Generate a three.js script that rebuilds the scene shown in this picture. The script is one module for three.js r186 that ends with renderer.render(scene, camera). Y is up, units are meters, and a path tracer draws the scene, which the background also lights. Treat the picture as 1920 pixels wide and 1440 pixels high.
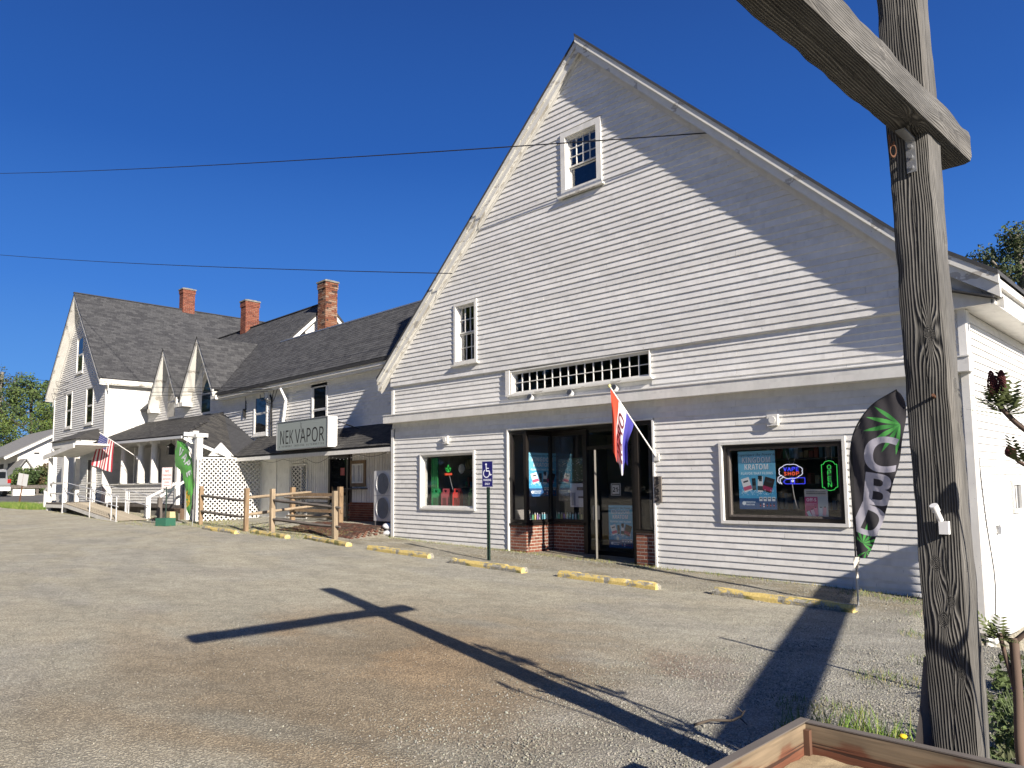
import * as THREE from 'three';
import { mergeGeometries } from 'three/addons/utils/BufferGeometryUtils.js';

// ---------------------------------------------------------------- camera, sky, sun, exposure
const scene = new THREE.Scene();
const D = Math.PI / 180;
const camera = new THREE.PerspectiveCamera(54.7, 4 / 3, 0.05, 900);
camera.position.set(17.406, 1.62, 12.681);
camera.rotation.order = 'YXZ';
camera.rotation.set(5.3 * D, 44.8 * D, -0.62 * D);
camera.setViewOffset(1920, 1440, 0, -60, 1920, 1440);
scene.add(camera);

const SUN = new THREE.Vector3(0.881, 0.423, 0.212).normalize();
function skyTexture() {
  const W = 512, H = 256, a = new Float32Array(W * H * 4);
  const stops = [[0, .235, .50, .90], [7, .115, .345, .84], [14, .058, .225, .71], [24, .027, .128, .49], [35, .019, .084, .345], [60, .011, .048, .20], [90, .009, .038, .16]];
  for (let j = 0; j < H; j++) {
    const el = ((j + .5) / H - .5) * Math.PI, e = el / D;
    let c;
    if (e <= 0) c = [.20, .20, .19];
    else { let k = 0; while (k < stops.length - 2 && e > stops[k + 1][0]) k++; const s = stops[k], t = stops[k + 1], f = Math.min(1, (e - s[0]) / (t[0] - s[0])); c = [1, 2, 3].map(i => s[i] + (t[i] - s[i]) * f); }
    for (let i = 0; i < W; i++) {
      const az = ((i + .5) / W - .5) * 2 * Math.PI, d = new THREE.Vector3(Math.cos(az) * Math.cos(el), Math.sin(el), Math.sin(az) * Math.cos(el));
      const g = e > 0 ? .14 * Math.exp(-d.angleTo(SUN) / (26 * D)) : 0, o = 4 * (j * W + i);
      a[o] = .48 * (c[0] + g * .9); a[o + 1] = .48 * (c[1] + g * .95); a[o + 2] = .48 * (c[2] + g); a[o + 3] = 1;
    }
  }
  const t = new THREE.DataTexture(a, W, H, THREE.RGBAFormat, THREE.FloatType);
  t.mapping = THREE.EquirectangularReflectionMapping; t.magFilter = t.minFilter = THREE.LinearFilter; t.needsUpdate = true; return t;
}
scene.background = skyTexture();
scene.environment = scene.background;
const sun = new THREE.DirectionalLight(0xfff4e6, 5);
sun.position.copy(SUN).multiplyScalar(60).add(new THREE.Vector3(-4, 0, 0)); sun.target.position.set(-4, 0, 0);
sun.castShadow = true; sun.shadow.mapSize.set(4096, 4096);
Object.assign(sun.shadow.camera, { left: -45, right: 45, top: 40, bottom: -40, near: 1, far: 160 });
scene.add(sun, sun.target);
const renderer = new THREE.WebGLRenderer({ antialias: true });
renderer.toneMapping = THREE.LinearToneMapping; renderer.toneMappingExposure = 2.0;
renderer.shadowMap.enabled = true;

// ---------------------------------------------------------------- helpers
let seed = 7;
const rnd = () => { seed |= 0; seed = seed + 0x6D2B79F5 | 0; let t = Math.imul(seed ^ seed >>> 15, 1 | seed); t = t + Math.imul(t ^ t >>> 7, 61 | t) ^ t; return ((t ^ t >>> 14) >>> 0) / 4294967296; };
const rr = (a, b) => a + (b - a) * rnd();
const pick = a => a[Math.floor(rnd() * a.length)];
const clamp = (x, a = 0, b = 1) => Math.min(b, Math.max(a, x));
const S = (a, b, x) => { const t = clamp((x - a) / (b - a)); return t * t * (3 - 2 * t); };
const lerp = (a, b, t) => a + (b - a) * t;
const V = (x, y, z) => new THREE.Vector3(x, y, z);
const hash = (x, y) => { let n = Math.imul(x | 0, 374761393) + Math.imul(y | 0, 668265263) | 0; n = Math.imul(n ^ n >>> 13, 1274126177); return ((n ^ n >>> 16) >>> 0) / 4294967296; };
function noise(x, y, px = 0, py = 0) {
  const xi = Math.floor(x), yi = Math.floor(y), fx = x - xi, fy = y - yi, u = fx * fx * (3 - 2 * fx), v = fy * fy * (3 - 2 * fy);
  const w = (a, p) => p ? ((a % p) + p) % p : a, h = (a, b) => hash(w(a, px), w(b, py));
  return lerp(lerp(h(xi, yi), h(xi + 1, yi), u), lerp(h(xi, yi + 1), h(xi + 1, yi + 1), u), v);
}
function fbm(x, y, o = 4, p = 0) { let s = 0, a = .5, t = 0; for (let i = 0; i < o; i++) { s += a * noise(x, y, p, p); t += a; a *= .5; x *= 2; y *= 2; p *= 2; } return s / t; }

function dataTex(W, H, fn, color = true) {
  const a = new Uint8Array(W * H * 4);
  for (let j = 0; j < H; j++) for (let i = 0; i < W; i++) { const c = fn(i / W, j / H, i, j), o = 4 * (j * W + i); a[o] = clamp(c[0], 0, 255); a[o + 1] = clamp(c[1], 0, 255); a[o + 2] = clamp(c[2], 0, 255); a[o + 3] = 255; }
  const t = new THREE.DataTexture(a, W, H, THREE.RGBAFormat); t.wrapS = t.wrapT = THREE.RepeatWrapping; t.magFilter = THREE.LinearFilter; t.minFilter = THREE.LinearMipmapLinearFilter; t.generateMipmaps = true;
  if (color) t.colorSpace = THREE.SRGBColorSpace; t.needsUpdate = true; return t;
}
function rep(t, x, y = x) { t.repeat.set(x, y); return t; }
function canvasTex(w, h, draw) { const c = document.createElement('canvas'); c.width = w; c.height = h; const g = c.getContext('2d'); draw(g, w, h); const t = new THREE.CanvasTexture(c); t.colorSpace = THREE.SRGBColorSpace; return t; }

function muv(g) {           // uv in metres by the dominant axis of the normal
  if (g.index) g = g.toNonIndexed();
  const p = g.attributes.position, n = g.attributes.normal, uv = new Float32Array(p.count * 2);
  for (let i = 0; i < p.count; i++) {
    const ax = Math.abs(n.getX(i)), ay = Math.abs(n.getY(i)), az = Math.abs(n.getZ(i)), x = p.getX(i), y = p.getY(i), z = p.getZ(i);
    const [a, b] = ay > ax && ay > az ? [x, z] : ax > az ? [z, y] : [x, y]; uv[2 * i] = a; uv[2 * i + 1] = b;
  }
  g.setAttribute('uv', new THREE.BufferAttribute(uv, 2));
  for (const k of Object.keys(g.attributes)) if (!['position', 'normal', 'uv'].includes(k)) g.deleteAttribute(k);
  return g;
}
function clean(g) { if (g.index) g = g.toNonIndexed(); for (const k of Object.keys(g.attributes)) if (!['position', 'normal', 'uv'].includes(k)) g.deleteAttribute(k); if (!g.attributes.uv) return muv(g); return g; }
const merge = l => l.length === 1 ? clean(l[0]) : mergeGeometries(l.map(clean));
const bx = (x0, x1, y0, y1, z0, z1) => muv(new THREE.BoxGeometry(x1 - x0, y1 - y0, z1 - z0).translate((x0 + x1) / 2, (y0 + y1) / 2, (z0 + z1) / 2));
function prism(pts, z0, z1) { const s = new THREE.Shape(pts.map(p => new THREE.Vector2(p[0], p[1]))); return muv(new THREE.ExtrudeGeometry(s, { depth: z1 - z0, bevelEnabled: false }).translate(0, 0, z0)); }
function prismX(pts, x0, x1) { const g = new THREE.ExtrudeGeometry(new THREE.Shape(pts.map(p => new THREE.Vector2(-p[0], p[1]))), { depth: x1 - x0, bevelEnabled: false }); g.rotateY(Math.PI / 2); g.translate(x0, 0, 0); return muv(g); }   // pts are (z, y)
function rod(a, b, r, r2 = r, n = 8) { const d = b.clone().sub(a), g = new THREE.CylinderGeometry(r2, r, d.length(), n, 1).translate(0, d.length() / 2, 0); g.applyQuaternion(new THREE.Quaternion().setFromUnitVectors(V(0, 1, 0), d.clone().normalize())); return clean(g.translate(a.x, a.y, a.z)); }
function tube(pts, r, seg = pts.length * 4, n = 6) { return clean(new THREE.TubeGeometry(new THREE.CatmullRomCurve3(pts), seg, r, n)); }
function bar(a, b, w, h, roll = 0) {   // rectangular bar from a to b; h is its upright side
  const d = b.clone().sub(a), L = d.length(), g = muv(new THREE.BoxGeometry(w, h, L)); const m = new THREE.Matrix4();
  const zA = d.normalize(), up = Math.abs(zA.y) > .98 ? V(0, 0, 1) : V(0, 1, 0), xA = V(0, 0, 0).crossVectors(up, zA).normalize(), yA = V(0, 0, 0).crossVectors(zA, xA);
  g.rotateZ(roll); m.makeBasis(xA, yA, zA); g.applyMatrix4(m); const c = a.clone().add(b).multiplyScalar(.5); return g.translate(c.x, c.y, c.z);
}
const used = {};
const numbered = n => { const k = used[n] = (used[n] ?? -1) + 1; return k ? n + '_' + String(k).padStart(3, '0') : n; };
function put(name, geo, mat, parent) { if (Array.isArray(geo)) geo = merge(geo); const m = new THREE.Mesh(geo, mat); m.name = name; m.castShadow = m.receiveShadow = true; parent.add(m); return m; }
function tag(o, label, category, group, kind) { o.userData = { label, category }; if (group) o.userData.group = group; if (kind) o.userData.kind = kind; return o; }
function thing(name, label, category, pos = [0, 0, 0], turn = 0, group) { const o = new THREE.Group(); o.name = numbered(name); o.position.set(...pos); o.rotation.y = turn; scene.add(o); tag(o, label, category, group); return o; }
function wput(root, name, geo, mat, parent = root) { if (Array.isArray(geo)) geo = merge(geo); geo.translate(-root.position.x, -root.position.y, -root.position.z); return put(name, geo, mat, parent); }   // geometry given in world metres
function single(name, geo, mat, label, category, group) { const m = put(numbered(name), geo, mat, scene); tag(m, label, category, group); return m; }
function structure(name, geo, mat) { const m = put(numbered(name), geo, mat, scene); m.userData = { kind: 'structure' }; return m; }
const stuff = m => { m.userData.kind = 'stuff'; return m; };

// ---------------------------------------------------------------- materials
const std = (r, g, b, rough = .8, o = {}) => { const k = Math.max(r, g, b) < .58 ? .8 : 1; r *= k; g *= k; b *= k; return stdAt(r, g, b, rough, o); };
const stdAt = (r, g, b, rough, o) => new THREE.MeshStandardMaterial({ color: new THREE.Color().setRGB(r, g, b), roughness: rough, ...o });
const dirtTex = dataTex(512, 512, (u, v) => { const a = fbm(u * 6, v * 6, 5, 6), b = fbm(u * 40, v * 10 + 3, 3, 0); let k = 238 + 24 * (a - .5) + 14 * (b - .5) - 9 * S(.60, .75, fbm(u * 9 + 4, v * 9, 4, 0)); const spot = noise(u * 80, v * 80, 80, 80); if (spot > .97) k -= 50; return [k, k - 1, k - 4]; });
rep(dirtTex, .4);
const M = {};
M.siding = [std(.80, .80, .79, .55, { map: dirtTex }), std(.75, .75, .74, .6, { map: dirtTex }), std(.82, .82, .81, .5, { map: dirtTex }), std(.78, .785, .785, .55, { map: dirtTex })];
M.white = std(.80, .80, .78, .55, { map: dirtTex });
M.trim = std(.78, .775, .75, .6, { map: dirtTex });
M.band = std(.76, .76, .75, .6, { map: dirtTex });
const peelTex = dataTex(512, 512, (u, v) => { const a = fbm(u * 5, v * 14, 5, 0), b = fbm(u * 30, v * 30, 3, 0); const bare = S(.64, .68, a + .3 * (b - .5)) * .8; const p = 234 + 14 * (b - .5), q = 172 + 60 * (b - .5); return [lerp(p, q, bare), lerp(p, q - 4, bare), lerp(p - 4, q - 12, bare)]; });
rep(peelTex, .45);
M.peel = std(.80, .79, .76, .7, { map: peelTex, bumpMap: peelTex, bumpScale: .004 });
M.dark = std(.02, .02, .022, .6);
M.bronze = std(.022, .018, .016, .4, { metalness: .2 });
M.inside = std(.20, .19, .18, .95);
M.glass = new THREE.MeshPhysicalMaterial({ color: 0xffffff, roughness: .03, transmission: 1, thickness: 0, ior: 1.5 });
M.pane = std(.012, .014, .018, .04);
M.paneGrey = std(.06, .065, .07, .05);
M.curtain = std(.55, .55, .54, .9);
// wood that has stood outside for decades: one atlas, four faces side by side, the sunward one painted lighter, length along v
const woodH = new Float32Array(512 * 2048);
const knots = [];
for (let f = 0; f < 4; f++) for (let k = 0; k < 8; k++) knots.push([f, rr(.15, .85), rr(.02, .98), rr(.10, .2)]);
function woodVal(f, u, v) {
  let ph = u * 16 + 3.4 * fbm(u * 1.6 + f * 9, v * 7 + f * 5, 3) + 5 * noise(f * 3.1, v * 3.3) + .5 * noise(u * 5 + f * 3, v * 22), ring = 0;
  for (const [kf, ku, kv, ks] of knots) if (kf === f) {
    const du = (u - ku), dv = (v - kv) * 20, r2 = du * du / (ks * ks) + dv * dv / (ks * ks * 5);
    ph += (du > 0 ? 1 : -1) * 2.3 * Math.exp(-r2 * .55) * (1 - Math.exp(-Math.abs(du) * 20));
    const rk = Math.sqrt(du * du + dv * dv * .5) / ks; if (rk < .75) ring = Math.max(ring, S(.75, .5, rk)), rk < .75 && (ph = lerp(ph, rk * 6, S(.75, .55, rk)));
  }
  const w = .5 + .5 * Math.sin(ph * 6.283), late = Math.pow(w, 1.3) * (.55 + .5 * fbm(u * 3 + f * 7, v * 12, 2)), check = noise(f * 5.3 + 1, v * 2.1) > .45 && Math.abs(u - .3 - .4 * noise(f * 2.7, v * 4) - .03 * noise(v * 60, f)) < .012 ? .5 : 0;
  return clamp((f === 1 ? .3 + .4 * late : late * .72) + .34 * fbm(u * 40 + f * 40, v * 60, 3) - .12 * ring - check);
}
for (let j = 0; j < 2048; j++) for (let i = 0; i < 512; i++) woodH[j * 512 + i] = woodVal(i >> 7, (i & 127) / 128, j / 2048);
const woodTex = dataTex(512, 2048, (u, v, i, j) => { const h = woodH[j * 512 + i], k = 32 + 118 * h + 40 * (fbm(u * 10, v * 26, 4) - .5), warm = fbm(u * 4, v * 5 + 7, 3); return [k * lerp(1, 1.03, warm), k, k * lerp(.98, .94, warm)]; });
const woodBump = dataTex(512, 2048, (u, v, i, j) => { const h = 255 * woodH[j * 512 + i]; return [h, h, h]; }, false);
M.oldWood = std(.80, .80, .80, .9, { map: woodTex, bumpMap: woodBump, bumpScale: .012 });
const grainTex = dataTex(512, 512, (u, v) => { const g = fbm(u * 40, v * 3, 3, 0), l = fbm(u * 6, v * 2 + 4, 3, 0), k = 205 + 55 * (g - .5) + 40 * (l - .5); return [k, k, k]; });
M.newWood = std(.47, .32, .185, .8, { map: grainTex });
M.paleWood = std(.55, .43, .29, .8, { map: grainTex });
M.rampWood = std(.52, .46, .36, .85, { map: grainTex });
M.greyWood = std(.24, .21, .185, .9, { map: grainTex });
M.redWood = std(.25, .125, .075, .85, { map: grainTex, bumpMap: grainTex, bumpScale: .003 });
const plankTex = dataTex(512, 512, (u, v) => { const g = fbm(u * 36, v * 3, 4, 0), e = fbm(u * 3, v * 5, 4, 0), w = S(.70, .78, u + .30 * (e - .5) + .10 * (g - .5)), k = 190 + 90 * (g - .5) + 60 * (e - .5), cr = fbm(u * 60, v * 1.5, 2, 0) > .72 ? .6 : 1; return [lerp(k * .80, k * .86, w) * cr, lerp(k * .50, k * .76, w) * cr, lerp(k * .36, k * .62, w) * cr]; });
M.plank = std(.57, .57, .57, .9, { map: plankTex, bumpMap: plankTex, bumpScale: .005 });
M.darkWood = std(.22, .14, .085, .8, { map: grainTex });
const concTex = dataTex(512, 512, (u, v) => { const a = fbm(u * 8, v * 8, 5, 8), b = noise(u * 128, v * 128, 128, 128), k = 190 + 60 * (a - .5) + 44 * (b - .5); return [k, k, k - 4]; });
M.concrete = std(.46, .45, .41, .95, { map: concTex, bumpMap: concTex, bumpScale: .006 });
function stopTex(sd, wear, cover) { return dataTex(256, 256, (u, v) => { const a = fbm(u * 5 + sd, v * 9 + sd, 5), b = noise(u * 90, v * 90 + sd * 3), moss = fbm(u * 6 + sd * 2, v * 6, 4); const p = S(wear - .05, wear + .05, a + .22 * (b - .5)); const c = 150 + 70 * (b - .5), y = [222 + 30 * (b - .5), 198 + 30 * (b - .5), 122 + 40 * (b - .5)]; const m = S(cover, cover + .1, moss) * .7; const q = [lerp(y[0], c, p), lerp(y[1], c - 3, p), lerp(y[2], c - 14, p)]; return [lerp(q[0], 110, m), lerp(q[1], 112, m), lerp(q[2], 62, m)]; }); }
M.stops = [rep(stopTex(1, .57, .66), .7), rep(stopTex(5, .54, .9), .7), rep(stopTex(9, .47, .54), .7)].map(t => std(.80, .80, .80, .9, { map: t, bumpMap: t, bumpScale: .008 }));
const shTex = dataTex(256, 256, (u, v) => { const b = noise(u * 128, v * 128, 128, 128), a = fbm(u * 8, v * 8, 3, 8), k = 200 + 70 * (b - .5) + 40 * (a - .5); return [k, k, k]; });
rep(shTex, 2);
M.shingle = [std(.118, .122, .130, .95, { map: shTex }), std(.100, .104, .112, .95, { map: shTex }), std(.136, .140, .148, .95, { map: shTex }), std(.078, .081, .090, .95, { map: shTex })];
M.porchShingle = [std(.090, .088, .085, .95, { map: shTex }), std(.070, .069, .07, .95, { map: shTex }), std(.115, .112, .105, .95, { map: shTex })];
const brTex = dataTex(256, 256, (u, v) => { const b = noise(u * 64, v * 64, 64, 64), a = fbm(u * 6, v * 6, 4, 6), k = 200 + 50 * (b - .5) + 70 * (a - .5); return [k, k * .98, k * .96]; });
rep(brTex, 3);
M.brick = [[.40, .135, .085], [.34, .11, .07], [.46, .18, .115], [.28, .095, .065], [.43, .155, .095]].map(c => std(...c, .9, { map: brTex, bumpMap: brTex, bumpScale: .002 }));
M.brickMix = [[.42, .19, .10], [.33, .12, .07], [.10, .06, .05], [.47, .26, .17], [.38, .16, .09], [.50, .35, .26]].map(c => std(...c, .9, { map: brTex }));
M.mortar = std(.70, .66, .58, .95, { map: concTex });
M.galv = std(.50, .51, .52, .4, { metalness: .7 });
M.alu = std(.62, .63, .64, .45, { metalness: .3 });
M.pvc = std(.78, .78, .76, .4);
M.wire = std(.015, .015, .016, .6);
M.black = std(.015, .015, .016, .5);
M.greenSteel = std(.012, .035, .025, .5);
M.rust = std(.16, .07, .035, .8);
M.asphalt = std(.24, .235, .225, .95, { map: concTex });
// ---------------------------------------------------------------- ground
const gBase = x => .17 - .0248 * clamp(x, -64, 15);
function gy(x, z) {
  let y = gBase(x);
  const p = S(1.5, -.7, z) * S(-.15, -.6, x) * S(-9.9, -9.3, x) * S(-1.3, -1.0, z + .2); y = lerp(y, Math.max(y, .50), p);
  y -= 1.42 * S(14.15, 14.85, x) * (1 - S(.4, 3.2, z));
  return y;
}
{
  const axis = (lo, hi, st, far0, far1) => { const a = []; let k = lo, s = st; while (k > far0) { s *= 1.35; k -= s; a.unshift(k); } for (let i = 0; lo + i * st <= hi + 1e-6; i++) a.push(lo + i * st); k = hi; s = st; while (k < far1) { s *= 1.35; k += s; a.push(k); } return a; };
  const xs = axis(-30, 19, .16, -420, 420), zs = axis(-5, 15, .16, -420, 420), nx = xs.length, nz = zs.length;
  const pos = new Float32Array(nx * nz * 3), col = new Float32Array(nx * nz * 3), uv = new Float32Array(nx * nz * 2), idx = [];
  for (let j = 0; j < nz; j++) for (let i = 0; i < nx; i++) {
    const x = xs[i], z = zs[j], k = j * nx + i;
    const near = x > -30 && x < 19 && z > -5 && z < 15 ? 1 : 0;
    pos[3 * k] = x; pos[3 * k + 1] = gy(x, z) + near * (.016 * (fbm(x * 1.1, z * 1.1, 3) - .5) + .012 * (fbm(x * 3 + z * .6, z * 3, 2) - .5)); pos[3 * k + 2] = z; uv[2 * k] = x; uv[2 * k + 1] = z;
    // bare gravel, dirt worn through it and loose stones by the wall: colours of the matter itself
    const ang = .35, ux = x * Math.cos(ang) + z * Math.sin(ang), uz = -x * Math.sin(ang) + z * Math.cos(ang);
    const ra = Math.hypot(x - 5, z + 7), th = Math.atan2(z + 7, x - 5), sweep = fbm(ra * 3.2, th * 2.6, 4), str = fbm(ux * .5, uz * 2.1, 4) * .5 + sweep * .5, blot = fbm(x * .28 + 5, z * .28, 4), fine = fbm(x * 2.3, z * 2.3, 3);
    const cx = (x - 12.4) / 4.2, cz = (z - 8.6) / 3.0, zone = Math.exp(-(cx * cx + cz * cz));
    let dirt = clamp(S(.42, .66, str * .55 + blot * .3 + .26 * zone + .1 * (fine - .5)) * (zone * 1.15 + .25));
    const ora = clamp(S(.52, .68, fbm(x * .7 + 9, z * .9 + 2, 3)) * Math.exp(-(((x - 10.6) / 2.2) ** 2 + ((z - 8.1) / 1.2) ** 2)) * 1.2);
    const rust = clamp(S(.5, .62, fbm(x * 1.7 + 2, z * 1.3, 3)) * Math.exp(-(((x - 13.6) / .8) ** 2 + ((z - 6.6) / 1.1) ** 2)));
    const blue = S(.5, .66, fbm(x * .45 + 30, z * .9, 4)) * .5;
    const wall = S(2.3, 1.6, z) * S(-2, -.5, x) * S(15.2, 14.6, x);
    let tyre = 0; for (const r0 of [12.2, 13.75, 15.1, 16.6, 18.4, 19.9]) tyre += Math.exp(-(((ra - r0 - .5 * Math.sin(th * 3 + r0)) / .13) ** 2)) * S(.35, .6, noise(th * 4 + r0, r0)) ; tyre = clamp(tyre);
    let c = [.72, .68, .53];
    const mix = (q, t) => { c = c.map((v, n) => lerp(v, q[n], t)); };
    mix([.60, .595, .53], blue); mix([.78, .75, .61], S(.55, .7, fbm(x * .8, z * .8 + 40, 3)) * .5);
    mix([.47, .375, .24], dirt * .9); mix([.58, .41, .23], ora * .7); mix([.36, .17, .09], rust * .7);
    mix([.50, .46, .36], wall * .7); mix([.40, .35, .23], wall * S(.5, .62, fbm(x * 1.4, z * 2.4 + 7, 3)) * .8);
    const loose = S(12.7, 14.2, x + .25 * (fine - .5) * 4) * S(1, 2.5, z) * S(10, 8.4, z); mix([.56, .55, .48], loose * .8);
    const k2 = .92 - .10 * tyre * (fbm(x * 7, z * 7, 2) + .2) + .30 * (fine - .5) + .30 * (str - .5) + .22 * (sweep - .5); c = c.map(v => v * k2);
    col.set(c, 3 * k);
  }
  for (let j = 0; j < nz - 1; j++) for (let i = 0; i < nx - 1; i++) { const a = j * nx + i; idx.push(a, a + nx, a + 1, a + 1, a + nx, a + nx + 1); }
  const g = new THREE.BufferGeometry(); g.setAttribute('position', new THREE.BufferAttribute(pos, 3)); g.setAttribute('color', new THREE.BufferAttribute(col, 3)); g.setAttribute('uv', new THREE.BufferAttribute(uv, 2)); g.setIndex(idx); g.computeVertexNormals();
  const N = 1024, hgt = new Float32Array(N * N).fill(.2);
  for (let s = 0; s < 26000; s++) {                        // pebbles pressed into the grit, tiling
    const cx = rnd() * N, cy = rnd() * N, r = 1.5 + 6.5 * Math.pow(rnd(), 3.2), h = .35 + .65 * rnd();
    for (let y = Math.floor(cy - r); y <= cy + r; y++) for (let x = Math.floor(cx - r); x <= cx + r; x++) { const d = Math.hypot(x - cx, y - cy) / r; if (d < 1) { const q = ((y + N) % N) * N + (x + N) % N, v = h * Math.sqrt(1 - d * d); if (v > hgt[q] - .2) hgt[q] = .2 + v * .8; } }
  }
  const tone = dataTex(N, N, (u, v, i, j) => { const h = hgt[j * N + i], b = noise(u * 512, v * 512, 512, 512), a = fbm(u * 16, v * 16, 3, 16), t = noise(Math.round(h * 900), 3); const k = 166 + 84 * h + 64 * (t - .5) * (h > .25 ? 1 : 0) + 40 * (b - .5) + 34 * (a - .5); return [k * (1 + .04 * (t - .5)), k, k * (1 - .06 * (t - .5))]; });
  const bump = dataTex(N, N, (u, v, i, j) => { const h = 255 * clamp(hgt[j * N + i] * .85 + .15 * noise(u * 512, v * 512, 512, 512)); return [h, h, h]; }, false);
  rep(tone, .62); rep(bump, .62);
  structure('ground', g, new THREE.MeshStandardMaterial({ color: 0xe8e8e8, vertexColors: true, map: tone, bumpMap: bump, bumpScale: .012, roughness: .96 }));
}
// loose stones lying on the lot: real stones, far too many to count
{
  const base = new THREE.IcosahedronGeometry(1, 0), n = 60000, im = new THREE.InstancedMesh(base, std(.44, .43, .38, .9), n), m = new THREE.Matrix4(), q = new THREE.Quaternion(), e = new THREE.Euler(), c = new THREE.Color();
  let k = 0;
  while (k < n) {
    let x, z, s;
    const t = rnd();
    if (t < .62) { x = rr(12.2, 16.6); z = rr(1.2, 10); if (rnd() > S(12.4, 13.8, x) * .9 + .1) continue; s = rr(.003, .009); }
    else if (t < .82) { x = rr(-2, 14.2); z = .08 + 2.3 * Math.pow(rnd(), 1.4); s = rr(.004, .010); }
    else { x = rr(6, 16); z = rr(2.4, 12); s = rr(.0025, .006); }
    if (rnd() < .02) s *= 1.8;
    e.set(rnd() * 6, rnd() * 6, rnd() * 6); q.setFromEuler(e); m.compose(V(x, gy(x, z) + s * .2, z), q, V(s, s * rr(.5, .8), s * rr(.7, 1.2))); im.setMatrixAt(k, m);
    const v = rr(.45, .95); c.setRGB(v * rr(.94, 1.06), v, v * rr(.88, 1.02)); im.setColorAt(k, c); k++;
  }
  im.name = 'loose_gravel'; im.castShadow = im.receiveShadow = true; tag(im, 'loose pale gravel scattered over the parking lot', 'gravel', null, 'stuff'); scene.add(im);
}

// ---------------------------------------------------------------- walls of lapped boards
const wallZ = z0 => (s, y, n) => V(s, y, z0 + n), wallX = x0 => (s, y, n) => V(x0 + n, y, -s);
function triGeo(tris, uvs) {
  const p = new Float32Array(tris.length * 3), u = new Float32Array(tris.length * 2); tris.forEach((v, i) => { p[3 * i] = v.x; p[3 * i + 1] = v.y; p[3 * i + 2] = v.z; u[2 * i] = uvs[i][0]; u[2 * i + 1] = uvs[i][1]; });
  const g = new THREE.BufferGeometry(); g.setAttribute('position', new THREE.BufferAttribute(p, 3)); g.setAttribute('uv', new THREE.BufferAttribute(u, 2)); g.computeVertexNormals(); return g;
}
function lapGeo(map, s0b, s1b, s0t, s1t, y0, y1, e, p, nb = 0) {
  const q = [[s0b, y0, nb + p], [s1b, y1, nb + p], [s1t, y1 + e, nb + .004], [s0t, y0 + e, nb + .004], [s0b, y0, nb - .006], [s1b, y1, nb - .006]], P = q.map(a => map(...a)), f = [0, 1, 2, 0, 2, 3, 4, 5, 1, 4, 1, 0, 4, 0, 3, 5, 2, 1];
  return triGeo(f.map(i => P[i]), f.map(i => [q[i][0] + y0 * 1.37, q[i][1]]));
}
function lapRows({ map, y0, y1, e, bounds, holes = [], tilt = () => 0, mid = 0, p = .022, nb = 0, len = 3.7, wob = 0 }) {
  const out = [];
  for (let y = y0; y < y1 - .02; y += e) {
    const [lb, rb] = bounds(y), [lt, rt] = bounds(Math.min(y1, y + e)); if (rb - lb < .05) continue;
    let spans = [[lb, rb]]; const ym = y + e * .5;
    for (const h of holes) if (ym > h[2] && ym < h[3]) spans = spans.flatMap(([a, b]) => h[1] <= a || h[0] >= b ? [[a, b]] : [[a, h[0]], [h[1], b]].filter(k => k[1] - k[0] > .03));
    for (const [a, b] of spans) {
      const cuts = [a]; let c = a + rr(.3, 1) * len; while (len && c < b - .6) { cuts.push(c); c += rr(.85, 1.1) * len; } cuts.push(b);
      for (let i = 0; i < cuts.length - 1; i++) {
        const s0 = cuts[i], s1 = cuts[i + 1], t = tilt(y), w = rr(-wob, wob);
        const f = s => y + t * (s - mid) + w;
        out.push(lapGeo(map, s0 + (i ? .004 : 0), s1, s0 === lb ? lt : s0 + (i ? .004 : 0), s1 === rb ? rt : s1, f(s0), f(s1), e + .006, p + rr(-.002, .002), nb));
      }
    }
  }
  return out;
}
const frameBars = (map, s0, s1, y0, y1, w, n0, n1) => { const b = (a, c, d, f) => { const g = new THREE.BoxGeometry(c - a, f - d, n1 - n0).translate((a + c) / 2, (d + f) / 2, (n0 + n1) / 2); const o = map(0, 0, 0), X = map(1, 0, 0).sub(o), N = map(0, 0, 1).sub(o); g.applyMatrix4(new THREE.Matrix4().makeBasis(X, V(0, 1, 0), N).setPosition(o)); return muv(g); }; return { b, geos: [b(s0, s0 + w, y0, y1), b(s1 - w, s1, y0, y1), b(s0 + w, s1 - w, y1 - w, y1), b(s0 + w, s1 - w, y0, y0 + w)] }; };
const wbox = (map, s0, s1, y0, y1, n0, n1) => frameBars(map, s0, s1, y0, y1, .01, n0, n1).b(s0, s1, y0, y1);
const group = (name, parent) => { const g = new THREE.Group(); g.name = name; parent.add(g); return g; };

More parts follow.
